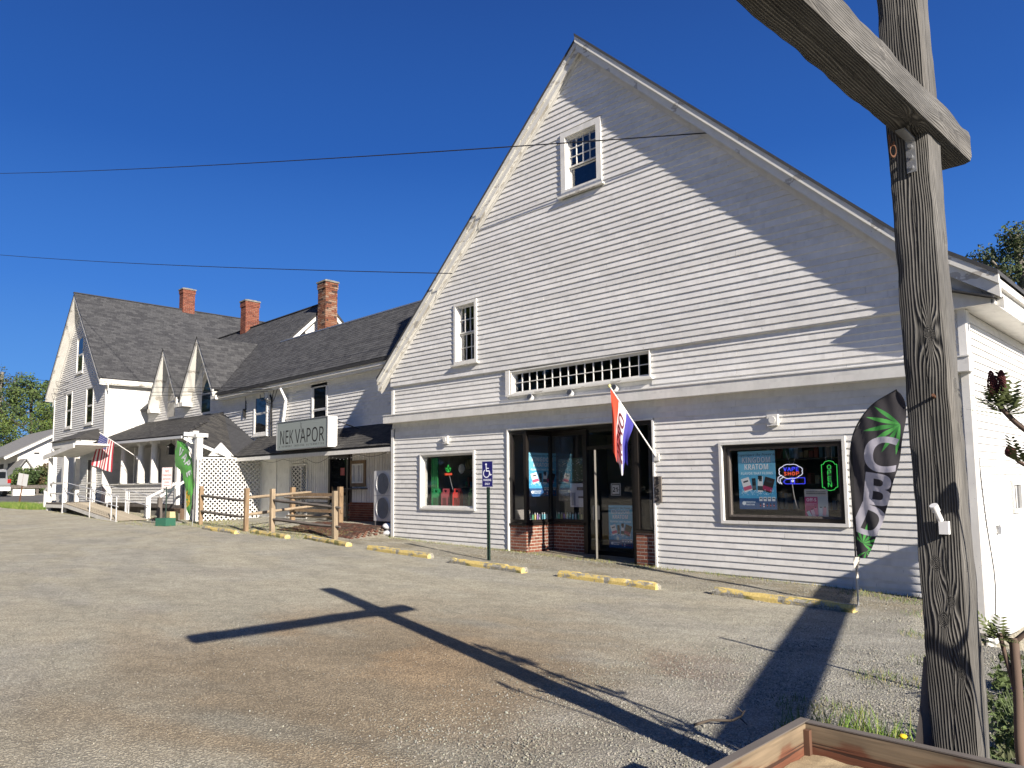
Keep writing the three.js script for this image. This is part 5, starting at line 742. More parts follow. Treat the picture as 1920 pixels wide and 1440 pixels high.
{
  const t = canvasTex(300, 900, (g, w, h) => {
    g.fillStyle = '#2c2930'; g.fillRect(0, 0, w, h); const X = x => (x - 13.26) / .79 * w, Y = y => (2.9 - y) / 2.37 * h;
    const leaf = (cx, cy, n, L, a0, a1) => { for (let i = 0; i < n; i++) { const a = lerp(a0, a1, i / (n - 1)), l = L * (1 - .35 * Math.abs(i / (n - 1) - .5)); g.fillStyle = i % 2 ? '#3fa243' : '#56bd52'; g.beginPath(); g.moveTo(cx, cy); g.quadraticCurveTo(cx + l * .5 * Math.cos(a - .25), cy + l * .5 * Math.sin(a - .25), cx + l * Math.cos(a), cy + l * Math.sin(a)); g.quadraticCurveTo(cx + l * .5 * Math.cos(a + .25), cy + l * .5 * Math.sin(a + .25), cx, cy); g.fill(); } };
    leaf(X(13.97), Y(2.42), 6, 200, 1.75, 3.85); leaf(X(13.38), Y(.74), 7, 120, -2.4, .8); leaf(X(13.42), Y(.62), 5, 90, -.5, 2.6);
    const ch = (c, x, y, a, px) => { g.save(); g.translate(X(x), Y(y)); g.rotate(a); g.scale(1.28, 1.04); text(g, c, 0, 0, px, '#bfbdca'); g.restore(); };
    ch('C', 13.69, 2.00, .08, 255); ch('B', 13.62, 1.50, .16, 235); ch('D', 13.49, 1.05, .42, 225);
    g.fillStyle = '#0e0d10'; g.fillRect(0, 0, 15, h);
  });
  const l = [[.02, .69], [-.005, 1.33], [.01, 2.18], [.10, 2.52], [.33, 2.85], [.68, 3.05]], r = [[.16, .69], [.28, .96], [.45, 1.38], [.62, 1.86], [.745, 2.53], [.775, 2.84], [.74, 2.98], [.68, 3.051]];
  const s = feather('feather_flag', 'black CBD feather flag with green leaf by the barn wall', [13.255, -.165, 1.5], l, r, t, [[0, .3], [-.005, 1.33], [.0, 2.18], [.09, 2.54], [.33, 2.86], [.68, 3.06]], .45);
  put('ribbon', cloth(4, 10, (u, v) => V(.01 + .07 * (u - .3) * (1 - .4 * v), .70 - .30 * v, .03 + .03 * Math.sin(u * 4 + v * 6))), std(.6, .56, .48, .9, { side: THREE.DoubleSide }), s);
}
{
  const t = canvasTex(300, 600, (g, w, h) => { g.fillStyle = '#58b443'; g.fillRect(0, 0, w, h); const ch = (c, x, y, a) => { g.save(); g.translate(x, y); g.rotate(a); g.lineWidth = 5; text(g, c, 3, 3, 96, '#3c6a3a'); text(g, c, 0, 0, 92, '#dfe6ea'); g.restore(); }; ch('V', 95, 95, .5); ch('A', 150, 140, .7); ch('P', 195, 190, 1.0); ch('E', 225, 270, 1.2); g.fillStyle = '#e4c32c'; for (let i = 0; i < 26; i++) { g.beginPath(); g.ellipse(190 + 70 * hash(i, 41), 400 + 130 * hash(i, 42), 16, 9, hash(i, 43) * 3, 0, 7); g.fill(); } g.fillStyle = '#2f3a1c'; for (let i = 0; i < 20; i++) g.fillRect(185 + 80 * hash(i, 44), 400 + 130 * hash(i, 45), 10, 5); });
  const r = [[-.02, .35], [-.03, .85], [-.10, 1.9], [-.42, 2.48], [-1.0, 2.82], [-1.45, 2.92]], l = [[-.3, .35], [-.45, .55], [-.62, 1.05], [-.85, 1.6], [-1.2, 1.9], [-1.55, 2.05], [-1.68, 2.4], [-1.46, 2.921]];
  feather('feather_flag', 'bright green feather flag with yellow trim by the porch steps', [-7.8, gy(-7.8, 2.5), 2.5], l, r, t, [[0, .3], [-.02, .85], [-.08, 1.9], [-.40, 2.5], [-1.0, 2.84], [-1.45, 2.94]], .35);
}
// ---------------------------------------------------------------- wheelchair ramp, landing, canopy and steps
{
  const s = thing('wheelchair_ramp', 'wooden wheelchair ramp with galvanised pipe rails up to the porch', 'ramp', [-15, .55, 3.1]);
  const xa = -11.6, xb = -18.4, ya = .49, yb = 1.06, z0 = 2.58, z1 = 3.66, Y = x => lerp(ya, yb, (xa - x) / (xa - xb));
  for (let x = xa; x > xb + .02; x -= .3) wput(s, 'deck_board', bar(V(x - .148, (Y(x) + Y(x - .3)) / 2, z0), V(x - .148, (Y(x) + Y(x - .3)) / 2, z1), .29, .03), M.rampWood);
  for (const z of [z0 + .02, z1 - .02]) wput(s, 'stringer', bar(V(xa, ya - .09, z), V(xb, yb - .09, z), .05, .14), M.trim);
  for (const [z, L] of [[z0, [-11.65, -14.1, -16.3, -18.3]], [z1, [-11.65, -12.2, -14.75, -18.5]]]) { for (const x of L) wput(s, 'rail_post', rod(V(x, gy(x, z) - .02, z), V(x, Y(x) + .88, z), .02), M.alu); for (const h of [.88, .5]) wput(s, 'handrail', rod(V(xa + .1, ya + h, z), V(xb, yb + h, z), .017), M.alu); }
  for (const x of [-13.7, -13.9, -14.05]) wput(s, 'baluster', rod(V(x, Y(x), z0), V(x, Y(x) + .86, z0), .018), M.alu);
  const l = thing('porch_landing', 'white-posted landing with slanted canopy and steps at the ramp top', 'landing', [-20.5, .65, 2.9]);
  wput(l, 'deck', [bx(-21.4, -18.42, .98, 1.06, 2.35, 3.6)], M.greyWood); wput(l, 'deck_rim', [bx(-21.4, -18.42, .84, .979, 3.55, 3.62)], M.trim);
  for (const [x, z] of [[-21.3, 2.4], [-21.3, 3.5], [-18.9, 3.5], [-18.9, 2.4]]) wput(l, 'post', [bx(x - .08, x + .08, gy(x, z) - .05, 3.06, z - .08, z + .08)], M.white);
  wput(l, 'canopy', [bar(V(-22.0, 3.16, 2.95), V(-17.3, 3.52, 2.95), 1.4, .07)], M.white); wput(l, 'canopy_trim', [bar(V(-22.0, 3.08, 3.63), V(-17.3, 3.44, 3.63), .05, .16)], M.white);
  for (const z of [2.4, 3.5]) { wput(l, 'rail', [bar(V(-21.3, 1.9, z), V(-18.9, 1.9, z), .05, .08), bar(V(-21.3, 1.45, z), V(-18.9, 1.45, z), .05, .06)], M.white); }
  for (let i = 0; i < 3; i++) wput(l, 'step', bx(-22.35 + .32 * i, -22.03 + .32 * i, .7, .78 + .09 * i, 2.2, 3.3), M.greyWood);
  for (const z of [2.25, 3.3]) { wput(l, 'stair_rail', bar(V(-23.1, 1.55, z), V(-21.35, 2.0, z), .06, .08), M.white); wput(l, 'stair_post', bx(-22.9, -22.76, .62, 1.58, z - .06, z + .06), M.white); }
  const t = thing('porch_steps', 'short porch steps with white handrails beside the lattice screen', 'steps', [-11.7, .45, 1.8]);
  for (let i = 0; i < 3; i++) wput(t, 'step', bx(-12.5, -11.25, .3, .86 - .17 * i, 1.27 + .3 * i, 1.56 + .3 * i), i === 1 ? M.greyWood : M.darkWood);
  wput(t, 'stair_rail', bar(V(-12.55, 1.85, 1.2), V(-12.55, 1.28, 2.3), .06, .08), M.white); wput(t, 'stair_post', bx(-12.63, -12.47, .35, 1.3, 2.2, 2.36), M.white); wput(t, 'stair_rail', bar(V(-11.3, 1.9, 1.4), V(-11.3, 1.32, 2.3), .06, .08), M.white); wput(t, 'stair_post', bx(-11.37, -11.23, .35, 1.3, 2.22, 2.36), M.greyWood);
  single('yellow_crate', [bx(-10.95, -10.55, .42, .78, 1.9, 2.2)], std(.55, .46, .25, .8), 'small cream crate standing at the foot of the porch steps', 'crate');
  single('paving_slab', [bx(-11.5, -9.2, .25, gy(-10.3, 2.4) + .03, 2.1, 3.0)], M.concrete, 'flat concrete slab in front of the porch steps', 'slab');
  const c = thing('porch_lamp', 'black lantern hanging under the porch roof', 'lantern', [-14.0, 3.0, .95]); put('body', [bx(-.12, .12, 0, .34, -.12, .12)], M.paneGrey, c); put('top', [clean(new THREE.ConeGeometry(.2, .16, 4).rotateY(Math.PI / 4).translate(0, .42, 0)), rod(V(0, .5, 0), V(0, .8, 0), .012)], M.black, c);
}
// ---------------------------------------------------------------- air conditioner and sandbags in the nook by the barn
{
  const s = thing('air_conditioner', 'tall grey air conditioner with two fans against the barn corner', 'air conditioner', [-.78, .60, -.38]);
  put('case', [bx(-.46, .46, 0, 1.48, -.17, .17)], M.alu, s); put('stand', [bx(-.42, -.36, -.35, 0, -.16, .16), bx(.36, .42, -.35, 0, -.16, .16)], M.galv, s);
  for (const y of [.38, 1.1]) { const f = group('fan', s); put('dark_disc', clean(new THREE.CylinderGeometry(.31, .31, .01, 32).rotateX(Math.PI / 2).translate(0, y, .174)), std(.07, .07, .072, .7), f); put('grille', [clean(new THREE.TorusGeometry(.32, .012, 6, 32).translate(0, y, .185)), ...Array.from({ length: 15 }, (_, i) => { const x = -.28 + i * .04, h = Math.sqrt(.31 * .31 - x * x); return rod(V(x, y - h, .187), V(x, y + h, .187), .005, .005, 5); })], M.alu, f); put('blade', Array.from({ length: 3 }, (_, i) => clean(new THREE.BoxGeometry(.1, .26, .008).translate(0, .14, 0).rotateZ(i * 2.094).translate(0, y, .1795))), M.black, f); }  // flat dark disc stands for the shaded hollow behind each grille
  put('seam', bx(-.462, .462, .735, .75, .1705, .174), M.galv, s);
  for (const [x, y, z, r, lab] of [[-.28, .28, -.05, .2, 'crumpled white sandbag on the ground under the air conditioner'], [-.34, .47, -.08, -.25, 'crumpled white sandbag lying on top of another by the barn corner']]) { const g = new THREE.SphereGeometry(.2, 20, 14).scale(1, .42, .7), p = g.attributes.position; for (let i = 0; i < p.count; i++) { const k = 1 + .35 * (fbm(p.getX(i) * 8 + y * 9, p.getY(i) * 12 + p.getZ(i) * 7, 3) - .5); p.setXYZ(i, p.getX(i) * k, p.getY(i) * k, p.getZ(i) * k); } g.computeVertexNormals(); const m = put(numbered('sandbag'), g, std(.62, .63, .64, .7), scene); m.position.set(x, y, z); m.rotation.set(.1, r, r * .5); tag(m, lab, 'sandbag', 'sandbags by the barn corner'); }
}
// ---------------------------------------------------------------- wires overhead
const sag = (a, b, s, r) => tube(Array.from({ length: 13 }, (_, i) => { const t = i / 12; return a.clone().lerp(b, t).add(V(0, -s * 4 * t * (1 - t), 0)); }), r, 60, 5);
single('overhead_wire', sag(V(10.46, 8.36, .14), V(-27.14, 17.85, 5), .14, .014), M.wire, 'thin black wire strung high from the barn gable across the sky', 'wire', 'overhead wires');
single('overhead_wire', sag(V(3.0, 7.12, .33), V(-26.07, 13.31, 5), .12, .012), M.wire, 'thin black wire strung from the left rake of the barn', 'wire', 'overhead wires');
for (const [y, k, lab] of [[9.28, 0, 'upper of the service wires reaching the wing over the porch roof'], [8.70, 1, 'middle of the service wires reaching the wing over the porch roof'], [8.33, 2, 'lower of the service wires reaching the wing over the porch roof']]) single('service_wire', sag(V(-8.3 - .35 * k, 5.38 - .05 * k, -.72), V(-41, y, 2), .32, .011), M.wire, lab, 'wire', 'service wires to the wing');
{ const s = thing('string_lights', 'string of small clear bulbs looped along the shop front eave', 'string lights', [-3.5, 2.5, .0]); const pts = []; for (let i = 0; i <= 44; i++) { const t = i / 44; pts.push(V(-9.4 + 9.2 * t, 2.60 - .10 * Math.abs(Math.sin(t * Math.PI * 6)) - .12 * S(.45, .6, t) * S(.7, .55, t), .045)); } wput(s, 'cable', tube(pts, .007, 130, 5), M.wire); wput(s, 'bulbs', pts.map(p => clean(new THREE.SphereGeometry(.011, 7, 5).translate(p.x, p.y - .035, p.z))), M.galv).userData.kind = 'stuff'; }
// ---------------------------------------------------------------- trees and shrubs
const bark = std(.16, .13, .10, .95, { map: concTex }), birch = std(.42, .39, .34, .9, { map: concTex });
const leafMat = new THREE.MeshPhysicalMaterial({ color: 0xe6e6e6, vertexColors: true, roughness: .8, side: THREE.DoubleSide, transmission: .22, thickness: 0 });
function leaves(list, size, cols, perClump, rad) {     // list of clump centres; small folded leaf faces spread through each clump
  const pos = [], col = [], nor = [];
  for (const [c, k] of list) { const tone = cols[Math.floor(rnd() * cols.length)], n = Math.round(perClump * rr(.6, 1.3)); for (let i = 0; i < n; i++) {
    const d = V(rr(-1, 1), rr(-1, 1), rr(-1, 1)); if (d.lengthSq() > 1) { i--; continue; } const p = c.clone().addScaledVector(d, rad * k), s = size * rr(.6, 1.35), q = new THREE.Quaternion().setFromEuler(new THREE.Euler(rr(-1.2, 1.2), rnd() * 6.3, rr(-1.2, 1.2)));
    const a = V(-s * .5, 0, 0), b = V(0, s * .12, -s * .36), e = V(s * .6, 0, 0), f = V(0, s * .12, s * .36); for (const v of [a, b, e, f]) v.applyQuaternion(q).add(p); const v = rr(.75, 1.25); pos.push(a, f, e, a, e, b); for (let z = 0; z < 6; z++) col.push(tone[0] * v, tone[1] * v, tone[2] * v * .95); } }
  const g = new THREE.BufferGeometry(), P = new Float32Array(pos.length * 3); pos.forEach((v, i) => P.set([v.x, v.y, v.z], 3 * i)); g.setAttribute('position', new THREE.BufferAttribute(P, 3)); g.setAttribute('color', new THREE.BufferAttribute(new Float32Array(col), 3)); g.computeVertexNormals(); return g;
}
function treeGeo(H, R, o = {}) {
  const limbs = [], clumps = [], tw = H * .022, top = V(rr(-.4, .4), H * .9, rr(-.4, .4)), at = t => V(top.x * t + .25 * Math.sin(t * 5), H * .9 * t, top.z * t);
  limbs.push(clean(new THREE.TubeGeometry(new THREE.CatmullRomCurve3([0, .25, .5, .75, 1].map(at)), 14, tw * .55, 7)), rod(at(0), at(.42), tw, tw * .62, 8));
  const n = o.limbs ?? 26; for (let i = 0; i < n; i++) {
    const t = lerp(o.low ?? .22, 1, (i + rnd()) / n), a = i * 2.4 + rr(-.4, .4), prof = Math.sin(Math.PI * Math.pow(clamp((t - (o.low ?? .22)) / (1.08 - (o.low ?? .22))), o.pow ?? .75)), L = R * prof * rr(.7, 1.15) + .4, s = at(t * .96), e = s.clone().add(V(Math.cos(a) * L, L * rr(.15, .65), Math.sin(a) * L)), m = s.clone().lerp(e, .5).add(V(0, -L * .06, 0));
    limbs.push(tube([s, m, e], Math.max(.02, tw * .3 * (1 - t * .6)), 6, 5));
    for (let k = 0; k < (o.per ?? 4); k++) { const u = rr(.35, 1.05); clumps.push([s.clone().lerp(e, u).add(V(rr(-1, 1), rr(-.5, .8), rr(-1, 1)).multiplyScalar(R * .16)), rr(.7, 1.2)]); }
  }
  return [merge(limbs), leaves(clumps, o.leaf ?? .3, o.cols, o.n ?? 46, o.rad ?? R * .2)];
}
const greens = [[.055, .105, .022], [.085, .15, .03], [.04, .08, .022], [.11, .17, .035]], fresh = [[.13, .20, .03], [.10, .17, .03], [.16, .22, .045]], olive = [[.09, .115, .04], [.065, .09, .03], [.12, .14, .05]];
const kinds = [treeGeo(15, 5.2, { cols: greens, limbs: 34, per: 5, n: 52, leaf: .30 }), treeGeo(14, 5.6, { cols: fresh, limbs: 34, per: 5, n: 56, leaf: .28, low: .1 }), treeGeo(17, 4.4, { cols: olive, limbs: 30, per: 4, n: 34, leaf: .26 }), treeGeo(18, 3.6, { cols: [...olive, ...greens], limbs: 44, per: 6, n: 80, leaf: .17, rad: .62, low: .3 })];
const tkind = ['dark green', 'fresh light green', 'thin olive', 'slender'];
function tree(k, x, y, z, s, turn, label, group, bk = bark) { const t = thing('broadleaf_tree', label, 'tree', [x, y, z], turn, group); t.scale.setScalar(s); put('trunk', kinds[k][0], bk, t); put('crown', kinds[k][1], leafMat, t); return t; }
{
  const L = [[2, -86, -14, .86, 0], [0, -84, -9, .92, 1], [1, -80, -4.5, .62, 2], [1, -78, -10.5, .70, 4], [0, -90, -3, .86, 3], [2, -92, 3, .8, 5], [1, -82, 1.5, .66, 2.2], [0, -96, -20, 1.0, 1.4], [2, -100, -9, 1.02, 3.3], [0, -105, 10, 1, 2]];
  for (const [k, x, z, s, r] of L) tree(k, x, 1.75, z, s, r, 'unseen leafy ' + tkind[k] + ' tree in the wood beyond the far white house', 'trees beyond the far white house', k === 2 ? birch : bark);
  tree(3, 8.6, -1.5, -41, 1.12, .8, 'tall thin tree rising behind the barn roof', null, birch);
  for (const [k, x, z, s, r] of [[0, -86, 12, 1.2, 1], [1, -90, 18, 1.3, 2], [0, -98, 15, 1.3, 3], [1, -104, 23, 1.35, 4], [0, -84, 24, 1.2, 5], [1, -116, 27, 1.4, .5], [0, -110, 17, 1.3, 2.6], [1, -128, 32, 1.5, 3.6]]) tree(k, x, 1.75, z, s, r, 'unseen leafy ' + tkind[k] + ' tree added down the road to darken window reflections', 'added trees down the road');  // unseen trees added so that the house windows mirror less bright sky
  // unseen wood across the road, made tall and dense to keep sky out of the shop glass
  for (let i = 0; i < 15; i++) { const k = [0, 1, 2, 0][i % 4], x = -62 + i * 5.2 + rr(-1, 1), z = 33 + 10 * S(-60, 0, x) + rr(-2, 2); tree(k, x, gBase(x), z, rr(1.45, 1.7), i * 1.7, 'unseen leafy ' + tkind[k] + ' tree across the road from the barn', 'unseen trees across the road'); }
}
function shrubGeo(R, H, cols, leaf, n) { const cl = [], st = []; for (let i = 0; i < 22; i++) { const a = rnd() * 6.3, r = R * Math.sqrt(rnd()), h = H * rr(.25, .95) * (1 - .3 * r / R); cl.push([V(Math.cos(a) * r, h, Math.sin(a) * r), 1]); if (i % 2) st.push(rod(V(0, 0, 0), V(Math.cos(a) * r, h, Math.sin(a) * r), .03, .01, 5)); } return [merge(st), leaves(cl, leaf, cols, n, R * .32)]; }
const shr = [shrubGeo(1.2, 1.9, greens, .16, 90), shrubGeo(1.0, 2.4, [[.10, .12, .03], [.14, .09, .04], [.07, .11, .03]], .15, 90)];
for (const [k, x, z, s, lab] of [[0, -48, -.1, 1.0, 'round green shrub behind the parked car'], [0, -47.5, -1.2, 1.1, 'round green shrub behind the leaning blank sign'], [0, -48.6, -1.95, 1.25, 'tall green shrub below the small gable of the far house'], [1, -47.6, -2.6, 1.1, 'bushy shrub with reddish leaves next to the gabled house'], [0, -46.5, -3.4, 1.0, 'round green shrub partly behind the gabled house']]) { const t = thing('shrub', lab, 'shrub', [x, gBase(x) - .05, z], x * 3, 'shrubs along the far fence'); t.scale.setScalar(s * .95); put('stem', shr[k][0], bark, t); put('foliage', shr[k][1], leafMat, t); }
for (let i = 0; i < 17; i++) { const x = -58 + i * 4.4, z = 29 + 10 * S(-60, 0, x) + (i % 3), t = thing('shrub', 'big unseen shrub added across the road to keep sky out of the glass', 'shrub', [x, gBase(x) - .1, z], i * 2.1, 'added shrubs across the road'); t.scale.setScalar(3.3); put('stem', shr[0][0], bark, t); put('foliage', shr[0][1], leafMat, t); }  // unseen shrubs added to block the sky under the mirrored crowns
// ---------------------------------------------------------------- things beyond the house
{
  const gx = -58, s = thing('far_house', 'low white house with pale grey roof far behind the gabled house', 'house', [-62, 1.6, -6]);
  const mp = wallX(gx);
  wput(s, 'wall', [prismX([[-2.7, 1.2], [-2.7, 4.95], [-6.6, 7.2], [-10.5, 4.95], [-10.5, 1.2]], -72, gx)], M.white);
  stuff(wput(s, 'siding', lapRows({ map: mp, y0: 1.6, y1: 5.0, e: .16, bounds: () => [2.72, 10.4], len: 0, p: .012 }), M.siding[1]));
  const roofPale = std(.42, .42, .41, .9, { map: shTex });
  wput(s, 'roof', [prismX([[-1.6, 4.50], [-6.6, 7.42], [-6.6, 7.28], [-1.6, 4.36]], -73, gx + .6), prismX([[-6.601, 7.42], [-11.6, 4.5], [-11.6, 4.36], [-6.601, 7.28]], -73, gx + .6)], roofPale);
  wput(s, 'rake_board', [bar(V(gx + .58, 4.30, -1.62), V(gx + .58, 7.2, -6.6), .05, .2)], M.white);
  wput(s, 'window', [wbox(mp, 3.9, 4.3, 4.75, 4.9, .0, .04)], M.dark);
  wput(s, 'porch_gable', [prismX([[-1.9, 2.6], [-2.85, 4.2], [-3.8, 2.6]], gx - 2, gx + 1.9)], M.band); wput(s, 'porch_roof', [bar(V(gx + .2, 2.5, -1.7), V(gx + .2, 4.25, -2.85), 4.2, .08), bar(V(gx + .2, 4.25, -2.86), V(gx + .2, 2.5, -4.0), 4.2, .08)], roofPale);
  wput(s, 'side_window', [0, 1, 2, 3].map(i => bx(-71 + i * 3.2, -69.6 + i * 3.2, 2.4, 4.0, -2.75, -2.66)), M.dark);
  const f = thing('timber_guard_fence', 'low weathered plank fence along the far side of the road', 'fence', [-46, 1.25, -1.6]);
  for (let i = 0; i < 6; i++) { const z = 1.6 - i * 1.5; wput(f, 'post', bx(-45.3, -45.15, 1.1, 2.0, z - .08, z + .08), M.greyWood); if (i < 5) wput(f, 'rail', bar(V(-45.08, 1.86, z), V(-45.08, 1.86, z - 1.49), .05, .24), M.greyWood); }
  single('white_curb_block', [bx(-43.6, -43.2, 1.2, 1.68, -.8, .5)], M.white, 'low white block standing beside the parked car', 'block');
  const sg = thing('blank_sign', 'leaning sign seen from its blank grey back on a thin red post', 'sign', [-28.4, gy(-28.4, 3.2), 3.2], .5); sg.rotation.z = -.16; put('plate', [bx(-.33, -.02, 1.0, 1.62, -.01, .01), bx(.02, .33, 1.0, 1.62, -.01, .01)], M.alu, sg); put('post', bx(-.025, .025, 0, 1.62, -.05, -.012), M.rust, sg);
}
{
  // paved side road: a sheet on the ground
  const pts = [], N = 24; for (let i = 0; i <= N; i++) { const z = lerp(-6, 30, i / N); for (const x of [-43.5, -31.5]) pts.push(V(x + .15 * Math.sin(z), gBase(x) + .012, z)); }
  const tr = []; for (let i = 0; i < N; i++) { const a = pts[2 * i], b = pts[2 * i + 1], c = pts[2 * i + 2], d = pts[2 * i + 3]; tr.push(a, c, b, b, c, d); }
  structure('side_road', triGeo(tr, tr.map(v => [v.x * .4, v.z * .4])), M.asphalt);
  const blade = new THREE.BufferGeometry(); blade.setAttribute('position', new THREE.BufferAttribute(new Float32Array([-.5, 0, 0, .5, 0, 0, .3, .5, .06, -.5, 0, 0, .3, .5, .06, -.3, .5, .06, -.3, .5, .06, .3, .5, .06, 0, 1, .24]), 3)); blade.computeVertexNormals();
  const grass = (name, label, n, place, w, h, cols) => { const im = new THREE.InstancedMesh(blade, new THREE.MeshStandardMaterial({ color: 0xffffff, roughness: .8, side: THREE.DoubleSide }), n), m = new THREE.Matrix4(), c = new THREE.Color(); for (let i = 0; i < n; i++) { const [x, z] = place(); m.compose(V(x, gy(x, z) - .005, z), new THREE.Quaternion().setFromEuler(new THREE.Euler(rr(-.5, .5), rnd() * 6.3, rr(-.5, .5))), V(w * rr(.7, 1.3), h * rr(.4, 1.3), h)); im.setMatrixAt(i, m); const q = pick(cols), v = rr(.8, 1.2); c.setRGB(q[0] * v, q[1] * v, q[2] * v); im.setColorAt(i, c); } im.name = numbered(name); im.castShadow = im.receiveShadow = true; tag(im, label, 'grass', null, 'stuff'); scene.add(im); };
  const disc = (cx, cz, rx, rz) => () => { const a = rnd() * 6.3, r = Math.sqrt(rnd()); return [cx + rx * r * Math.cos(a), cz + rz * r * Math.sin(a)]; };
  const spring = [[.09, .17, .02], [.13, .21, .03], [.07, .13, .02], [.20, .22, .06]], dry = [[.32, .27, .12], [.22, .20, .07], [.13, .17, .04]];
  grass('grass', 'green grass island before the side road', 9000, disc(-25.5, 3.6, 3.4, .95), .02, .17, spring);
  grass('grass', 'tuft of tall spring grass behind the planter box', 700, disc(15.35, 7.35, .52, .5), .008, .22, spring);
  { const pl = [[14.2, 1.6], [14.6, 3.0], [15.1, 4.3], [14.9, 5.3], [13.6, .6], [14.8, 6.6], [12.9, .4]]; grass('grass', 'sparse grass sprouting through the gravel by the barn corner', 1500, () => { const [a, b] = pick(pl); return disc(a, b, .35, .28)(); }, .006, .06, [...spring, ...dry]); }
  grass('grass', 'thin dry grass along the foot of the fence and barn wall', 9500, () => rnd() < .5 ? [rr(-9.6, -1), rr(.6, 2.6)] : rnd() < .5 ? [rr(0, 14), .06 + .25 * rnd() * rnd()] : [rr(-20, -8), rr(1.4, 3.9)], .007, .065, [...dry, ...dry, spring[1]]);
  // dandelion
  const d = thing('dandelion', 'single yellow dandelion in the grass behind the planter', 'flower', [15.72, gy(15.7, 7.6), 7.55]); put('stem', tube([V(0, 0, 0), V(.01, .12, 0), V(.015, .22, .01)], .004), std(.12, .2, .04, .8), d); put('head', clean(new THREE.SphereGeometry(.026, 10, 6).scale(1, .55, 1).translate(.015, .23, .01)), std(.75, .55, .02, .8), d);
}
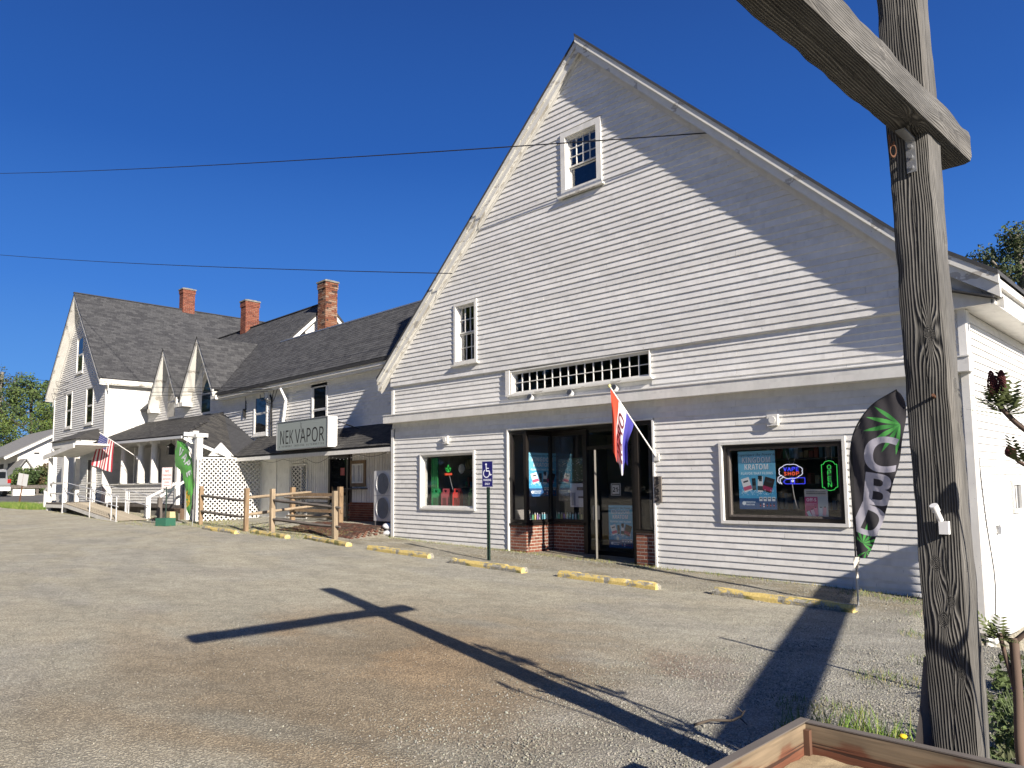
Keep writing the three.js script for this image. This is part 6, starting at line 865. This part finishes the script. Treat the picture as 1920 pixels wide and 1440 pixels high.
// ---------------------------------------------------------------- sumac, bank plants and sticks at the right
{
  const stemM = std(.14, .095, .07, .85), cone = std(.10, .022, .022, .95);
const coneGeo = (L, r) => { const o = []; for (let i = 0; i < 170; i++) { const t = i / 170, a = i * 2.4, rad = r * Math.pow(Math.sin(Math.PI * Math.pow(t * .9 + .08, .8)), .7); o.push(clean(new THREE.IcosahedronGeometry(r * rr(.14, .26), 0).translate(rad * Math.cos(a), t * L, rad * Math.sin(a)))); } o.push(rod(V(0, 0, 0), V(0, L * .8, 0), r * .8, r * .4, 7)); return merge(o); };
  const frond = (base, dir, n, L, list) => { const d = dir.clone().normalize(); for (let i = 1; i <= n; i++) for (const s of [-1, 1]) list.push([base.clone().addScaledVector(d, L * i / n), d, s, L * .45 * (1 - .5 * i / n)]); };
  const fronds = list => { const t = [], u = []; for (const [p, d, s, l] of list) { const side = V(0, 0, 0).crossVectors(d, V(.2, 1, .1)).normalize().multiplyScalar(s), e = p.clone().addScaledVector(side, l).addScaledVector(d, l * .6).add(V(0, -.1 * l, 0)), w = d.clone().multiplyScalar(l * .22); t.push(p, p.clone().lerp(e, .5).add(w), e, p, e, p.clone().lerp(e, .5).sub(w)); for (let k = 0; k < 6; k++) u.push([0, 0]); } return triGeo(t, u); };
  const frondM = std(.095, .12, .035, .8, { side: THREE.DoubleSide });
  const b = thing('sumac_shrub', 'leaning sumac with dark red seed cones beside the timber post', 'shrub', [16.62, -.25, 8.45]);
  const W = (x, y, z) => V(x - 16.62, y + .25, z - 8.45);
  put('stem', [tube([W(16.62, -.3, 8.45), W(16.53, .25, 8.4), W(16.52, .6, 8.32), W(16.51, .84, 8.28)], .022, 20, 8), tube([W(16.51, .82, 8.28), W(16.62, .93, 8.27), W(16.85, 1.15, 8.3), W(17.0, 1.5, 8.35)], .015), tube([W(16.53, .5, 8.33), W(16.475, .75, 8.3), W(16.455, .86, 8.3)], .011), tube([W(16.51, .8, 8.28), W(16.46, .84, 8.27), W(16.42, .83, 8.25)], .009), tube([W(17.0, 1.45, 8.35), W(16.85, 1.68, 8.35), W(16.62, 1.87, 8.32), W(16.535, 1.98, 8.31), W(16.515, 2.03, 8.31)], .0125, 30, 8), tube([W(17.0, 1.4, 8.35), W(16.8, 1.6, 8.35), W(16.60, 1.70, 8.32), W(16.575, 1.735, 8.32)], .010), tube([W(17, 1.48, 8.35), W(17.1, 1.9, 8.4), W(17.0, 2.4, 8.45)], .01), tube([W(17.0, 1.9, 8.4), W(16.9, 2.2, 8.4), W(16.75, 2.45, 8.42)], .008)], stemM, b);
  for (const [x, y, z, L, r, tl] of [[16.505, 2.045, 8.31, .125, .021, .05], [16.535, 2.05, 8.30, .12, .021, -.06], [16.565, 1.735, 8.32, .05, .022, .2], [16.75, 2.45, 8.42, .13, .022, 0], [17.0, 2.4, 8.45, .14, .023, 0]]) { const m = put('seed_cone', coneGeo(L, r), cone, b); m.position.copy(W(x, y, z)); m.rotation.z = tl; }
  const fl = []; for (const [x, y, z, n] of [[16.52, 2.02, 8.31, 15], [16.545, 1.97, 8.31, 10], [16.6, 1.72, 8.32, 4], [16.75, 2.42, 8.42, 8], [17, 2.38, 8.45, 8], [16.455, .86, 8.3, 5], [16.42, .83, 8.25, 4]]) for (let i = 0; i < n; i++) frond(W(x, y - .02, z), V(rr(-1, 1), rr(-.1, .9), rr(-1, 1)), 7, rr(.08, .16), fl); put('leaves', fronds(fl), frondM, b);
  // the taller stems stand outside the frame and throw their shadows over the lot
  const c = thing('sumac_shrub', 'upright bare sumac stem on the bank past the timber post', 'shrub', [17.35, -.3, 5.9]);
  put('stem', [tube([V(0, 0, 0), V(.03, .8, .01), V(.0, 1.6, -.01), V(.02, 2.28, 0)], .022, 24, 7), tube([V(0, 1.7, 0), V(.1, 1.95, .04), V(.12, 2.1, .05)], .008)], stemM, c);
  const e = thing('sumac_shrub', 'forked sumac with several bare branches past the planter box', 'shrub', [17.15, -.3, 8.75]);
  put('stem', [tube([V(0, 0, 0), V(.02, .5, -.02), V(0, 1.0, -.05), V(0, 1.35, -.08), V(.02, 1.75, -.15), V(.0, 2.1, -.25)], .016, 24, 7), tube([V(0, .98, -.05), V(.05, 1.3, .03), V(.05, 1.75, .14), V(0, 2.3, .3)], .011), tube([V(0, 1.4, -.08), V(.0, 1.7, -.3), V(.0, 1.95, -.42)], .010), tube([V(.05, 1.5, .08), V(.0, 1.8, -.02), V(0, 2.15, .05)], .008)], stemM, e);
  for (const [x, y, z] of [[0, 2.1, -.25], [0, 2.3, .3], [0, 1.95, -.42], [0, 2.15, .05]]) { const m = put('seed_cone', coneGeo(.13, .024), cone, e); m.position.set(x, y, z); }
  const fl2 = []; for (const [x, y, z] of [[0, 2.05, -.25], [0, 2.25, .3], [0, 1.9, -.42]]) for (let i = 0; i < 6; i++) frond(V(x, y, z), V(rr(-1, 1), rr(0, .8), rr(-1, 1)), 6, rr(.05, .12), fl2); put('leaves', fronds(fl2), frondM, e);
  // low plants with lilac flowers on the bank
  const bed = [[16.15, 7.3, .34], [16.3, 7.75, .3], [16.22, 6.7, .4], [16.05, 6.2, .34], [16.42, 8.0, .28], [16.0, 5.6, .4], [16.35, 7.1, .45], [15.95, 5.0, .4], [16.5, 8.3, .3]];
  const lg = leaves(Array.from({ length: 16 }, () => [V(rr(-.22, .22), rr(.03, .42), rr(-.22, .22)), 1]), .07, [[.06, .11, .03], [.10, .15, .04], [.13, .15, .06]], 22, .1), sg = merge(Array.from({ length: 12 }, () => { const a = rnd() * 6.3, r = rr(.1, .3); return rod(V(0, 0, 0), V(r * Math.cos(a), rr(.3, .6), r * Math.sin(a)), .006, .003, 5); })), fg = merge(Array.from({ length: 90 }, () => { const d = V(rr(-1, 1), rr(-1, 1), rr(-1, 1)).normalize(); return clean(new THREE.TetrahedronGeometry(.016).translate(d.x * .05, d.y * .05, d.z * .05)); }));
  bed.forEach(([x, z, s], i) => { const fl = i % 3 === 0, t = thing('bank_plant', fl ? 'leafy plant with a round purple flower head on the bank by the post' : 'leafy low plant without flowers on the bank by the post', 'plant', [x, gy(x, z) - .02, z], i * 1.3, fl ? 'purple flowered plants on the bank' : 'low plants on the bank'); t.scale.setScalar(s * 1.9); put('stem', sg, std(.10, .14, .05, .8), t); put('foliage', lg, leafMat, t); if (fl) put('flower_head', fg.clone().translate(-.1, .5, .06), std(.20, .10, .28, .8), t); });
  { const y = gy(14.5, 7.5) + .02, k = (p, q, r, t) => rod(V(...p), V(...q), r, t, 6); single('broken_branch', [k([14.33, y, 7.70], [14.41, y + .03, 7.60], .011, .010), k([14.41, y + .03, 7.60], [14.53, y + .03, 7.51], .010, .009), k([14.53, y + .03, 7.51], [14.565, y + .05, 7.42], .009, .008), k([14.565, y + .05, 7.42], [14.55, y + .07, 7.34], .008, .005), k([14.55, y + .06, 7.37], [14.50, y + .08, 7.35], .006, .004), k([14.565, y + .04, 7.44], [14.63, y + .01, 7.46], .007, .004)], std(.10, .08, .06, .9), 'broken forked branch lying on the gravel', 'branch'); }
  // added, unseen timber frame of guessed form past the right edge of the view: its rail throws the broad band of shade across gravel and wall
  const f = thing('added_shade_rail', 'unseen timber rail on posts, added to cast the broad band of shade', 'added shade caster', [18.6, -.3, 4.5]);
  wput(f, 'rail', bar(V(17.36, 2.30, .92), V(20.05, 2.30, 9.1), .14, .26), M.greyWood);
  for (const [x, z] of [[17.42, 1.05], [19.99, 8.95]]) wput(f, 'post', bx(x - .09, x + .09, -1.9, 2.18, z - .09, z + .09), M.greyWood);
}
// ---------------------------------------------------------------- parked car at the far left
{
  const s = thing('parked_car', 'silver estate car parked beside the far shrubs, seen from behind', 'car', [-42.6, gBase(-42.6), 2.4], -1.45);
  const paint = new THREE.MeshPhysicalMaterial({ color: new THREE.Color().setRGB(.30, .31, .31), metalness: .5, roughness: .35, clearcoat: 1, clearcoatRoughness: .05 });
  // length along z (rear at -z is turned to the camera), width along x
  const ext = (pts, w, b = .06) => { const g = new THREE.ExtrudeGeometry(new THREE.Shape(pts.map(q => new THREE.Vector2(...q))), { depth: w - 2 * b, bevelEnabled: true, bevelThickness: b, bevelSize: b, bevelSegments: 3 }).translate(0, 0, -w / 2 + b); g.rotateY(-Math.PI / 2); return clean(g); };
  put('body', ext([[-2.25, .42], [2.2, .42], [2.3, .7], [2.2, .95], [1.1, 1.05], [-2.2, 1.08], [-2.32, .75]], 1.85), paint, s); put('cabin', ext([[-2.15, 1.1], [1.0, 1.1], [.35, 1.66], [-1.85, 1.70]], 1.62), paint, s);
  put('rear_window', bx(-.66, .66, 1.18, 1.60, -2.17, -2.10), M.pane, s); put('side_window', [bx(-.83, -.815, 1.16, 1.56, -1.8, .4), bx(.815, .83, 1.16, 1.56, -1.8, .4)], M.pane, s); put('windscreen', bar(V(0, 1.12, 1.05), V(0, 1.6, .48), 1.4, .03), M.pane, s);
  for (const d of [-1, 1]) { put('tail_light', bx(d * .82 - .1, d * .82 + .1, .86, 1.12, -2.36, -2.2), std(.35, .02, .02, .3), s); for (const z of [-1.45, 1.4]) { const w = group('wheel', s); put('tyre', clean(new THREE.CylinderGeometry(.36, .36, .24, 22).rotateZ(Math.PI / 2).translate(d * .82, .36, z)), M.black, w); put('rim', clean(new THREE.CylinderGeometry(.2, .2, .26, 14).rotateZ(Math.PI / 2).translate(d * .82, .36, z)), M.alu, w); } }
  put('bumper', bx(-.9, .9, .36, .62, -2.42, -2.25), M.alu, s); put('number_plate', bx(-.26, .26, .8, .96, -2.40, -2.30), M.white, s); put('roof_rail', [bx(-.7, -.66, 1.74, 1.79, -1.6, .2), bx(.66, .7, 1.74, 1.79, -1.6, .2)], M.alu, s);
}
renderer.render(scene, camera);
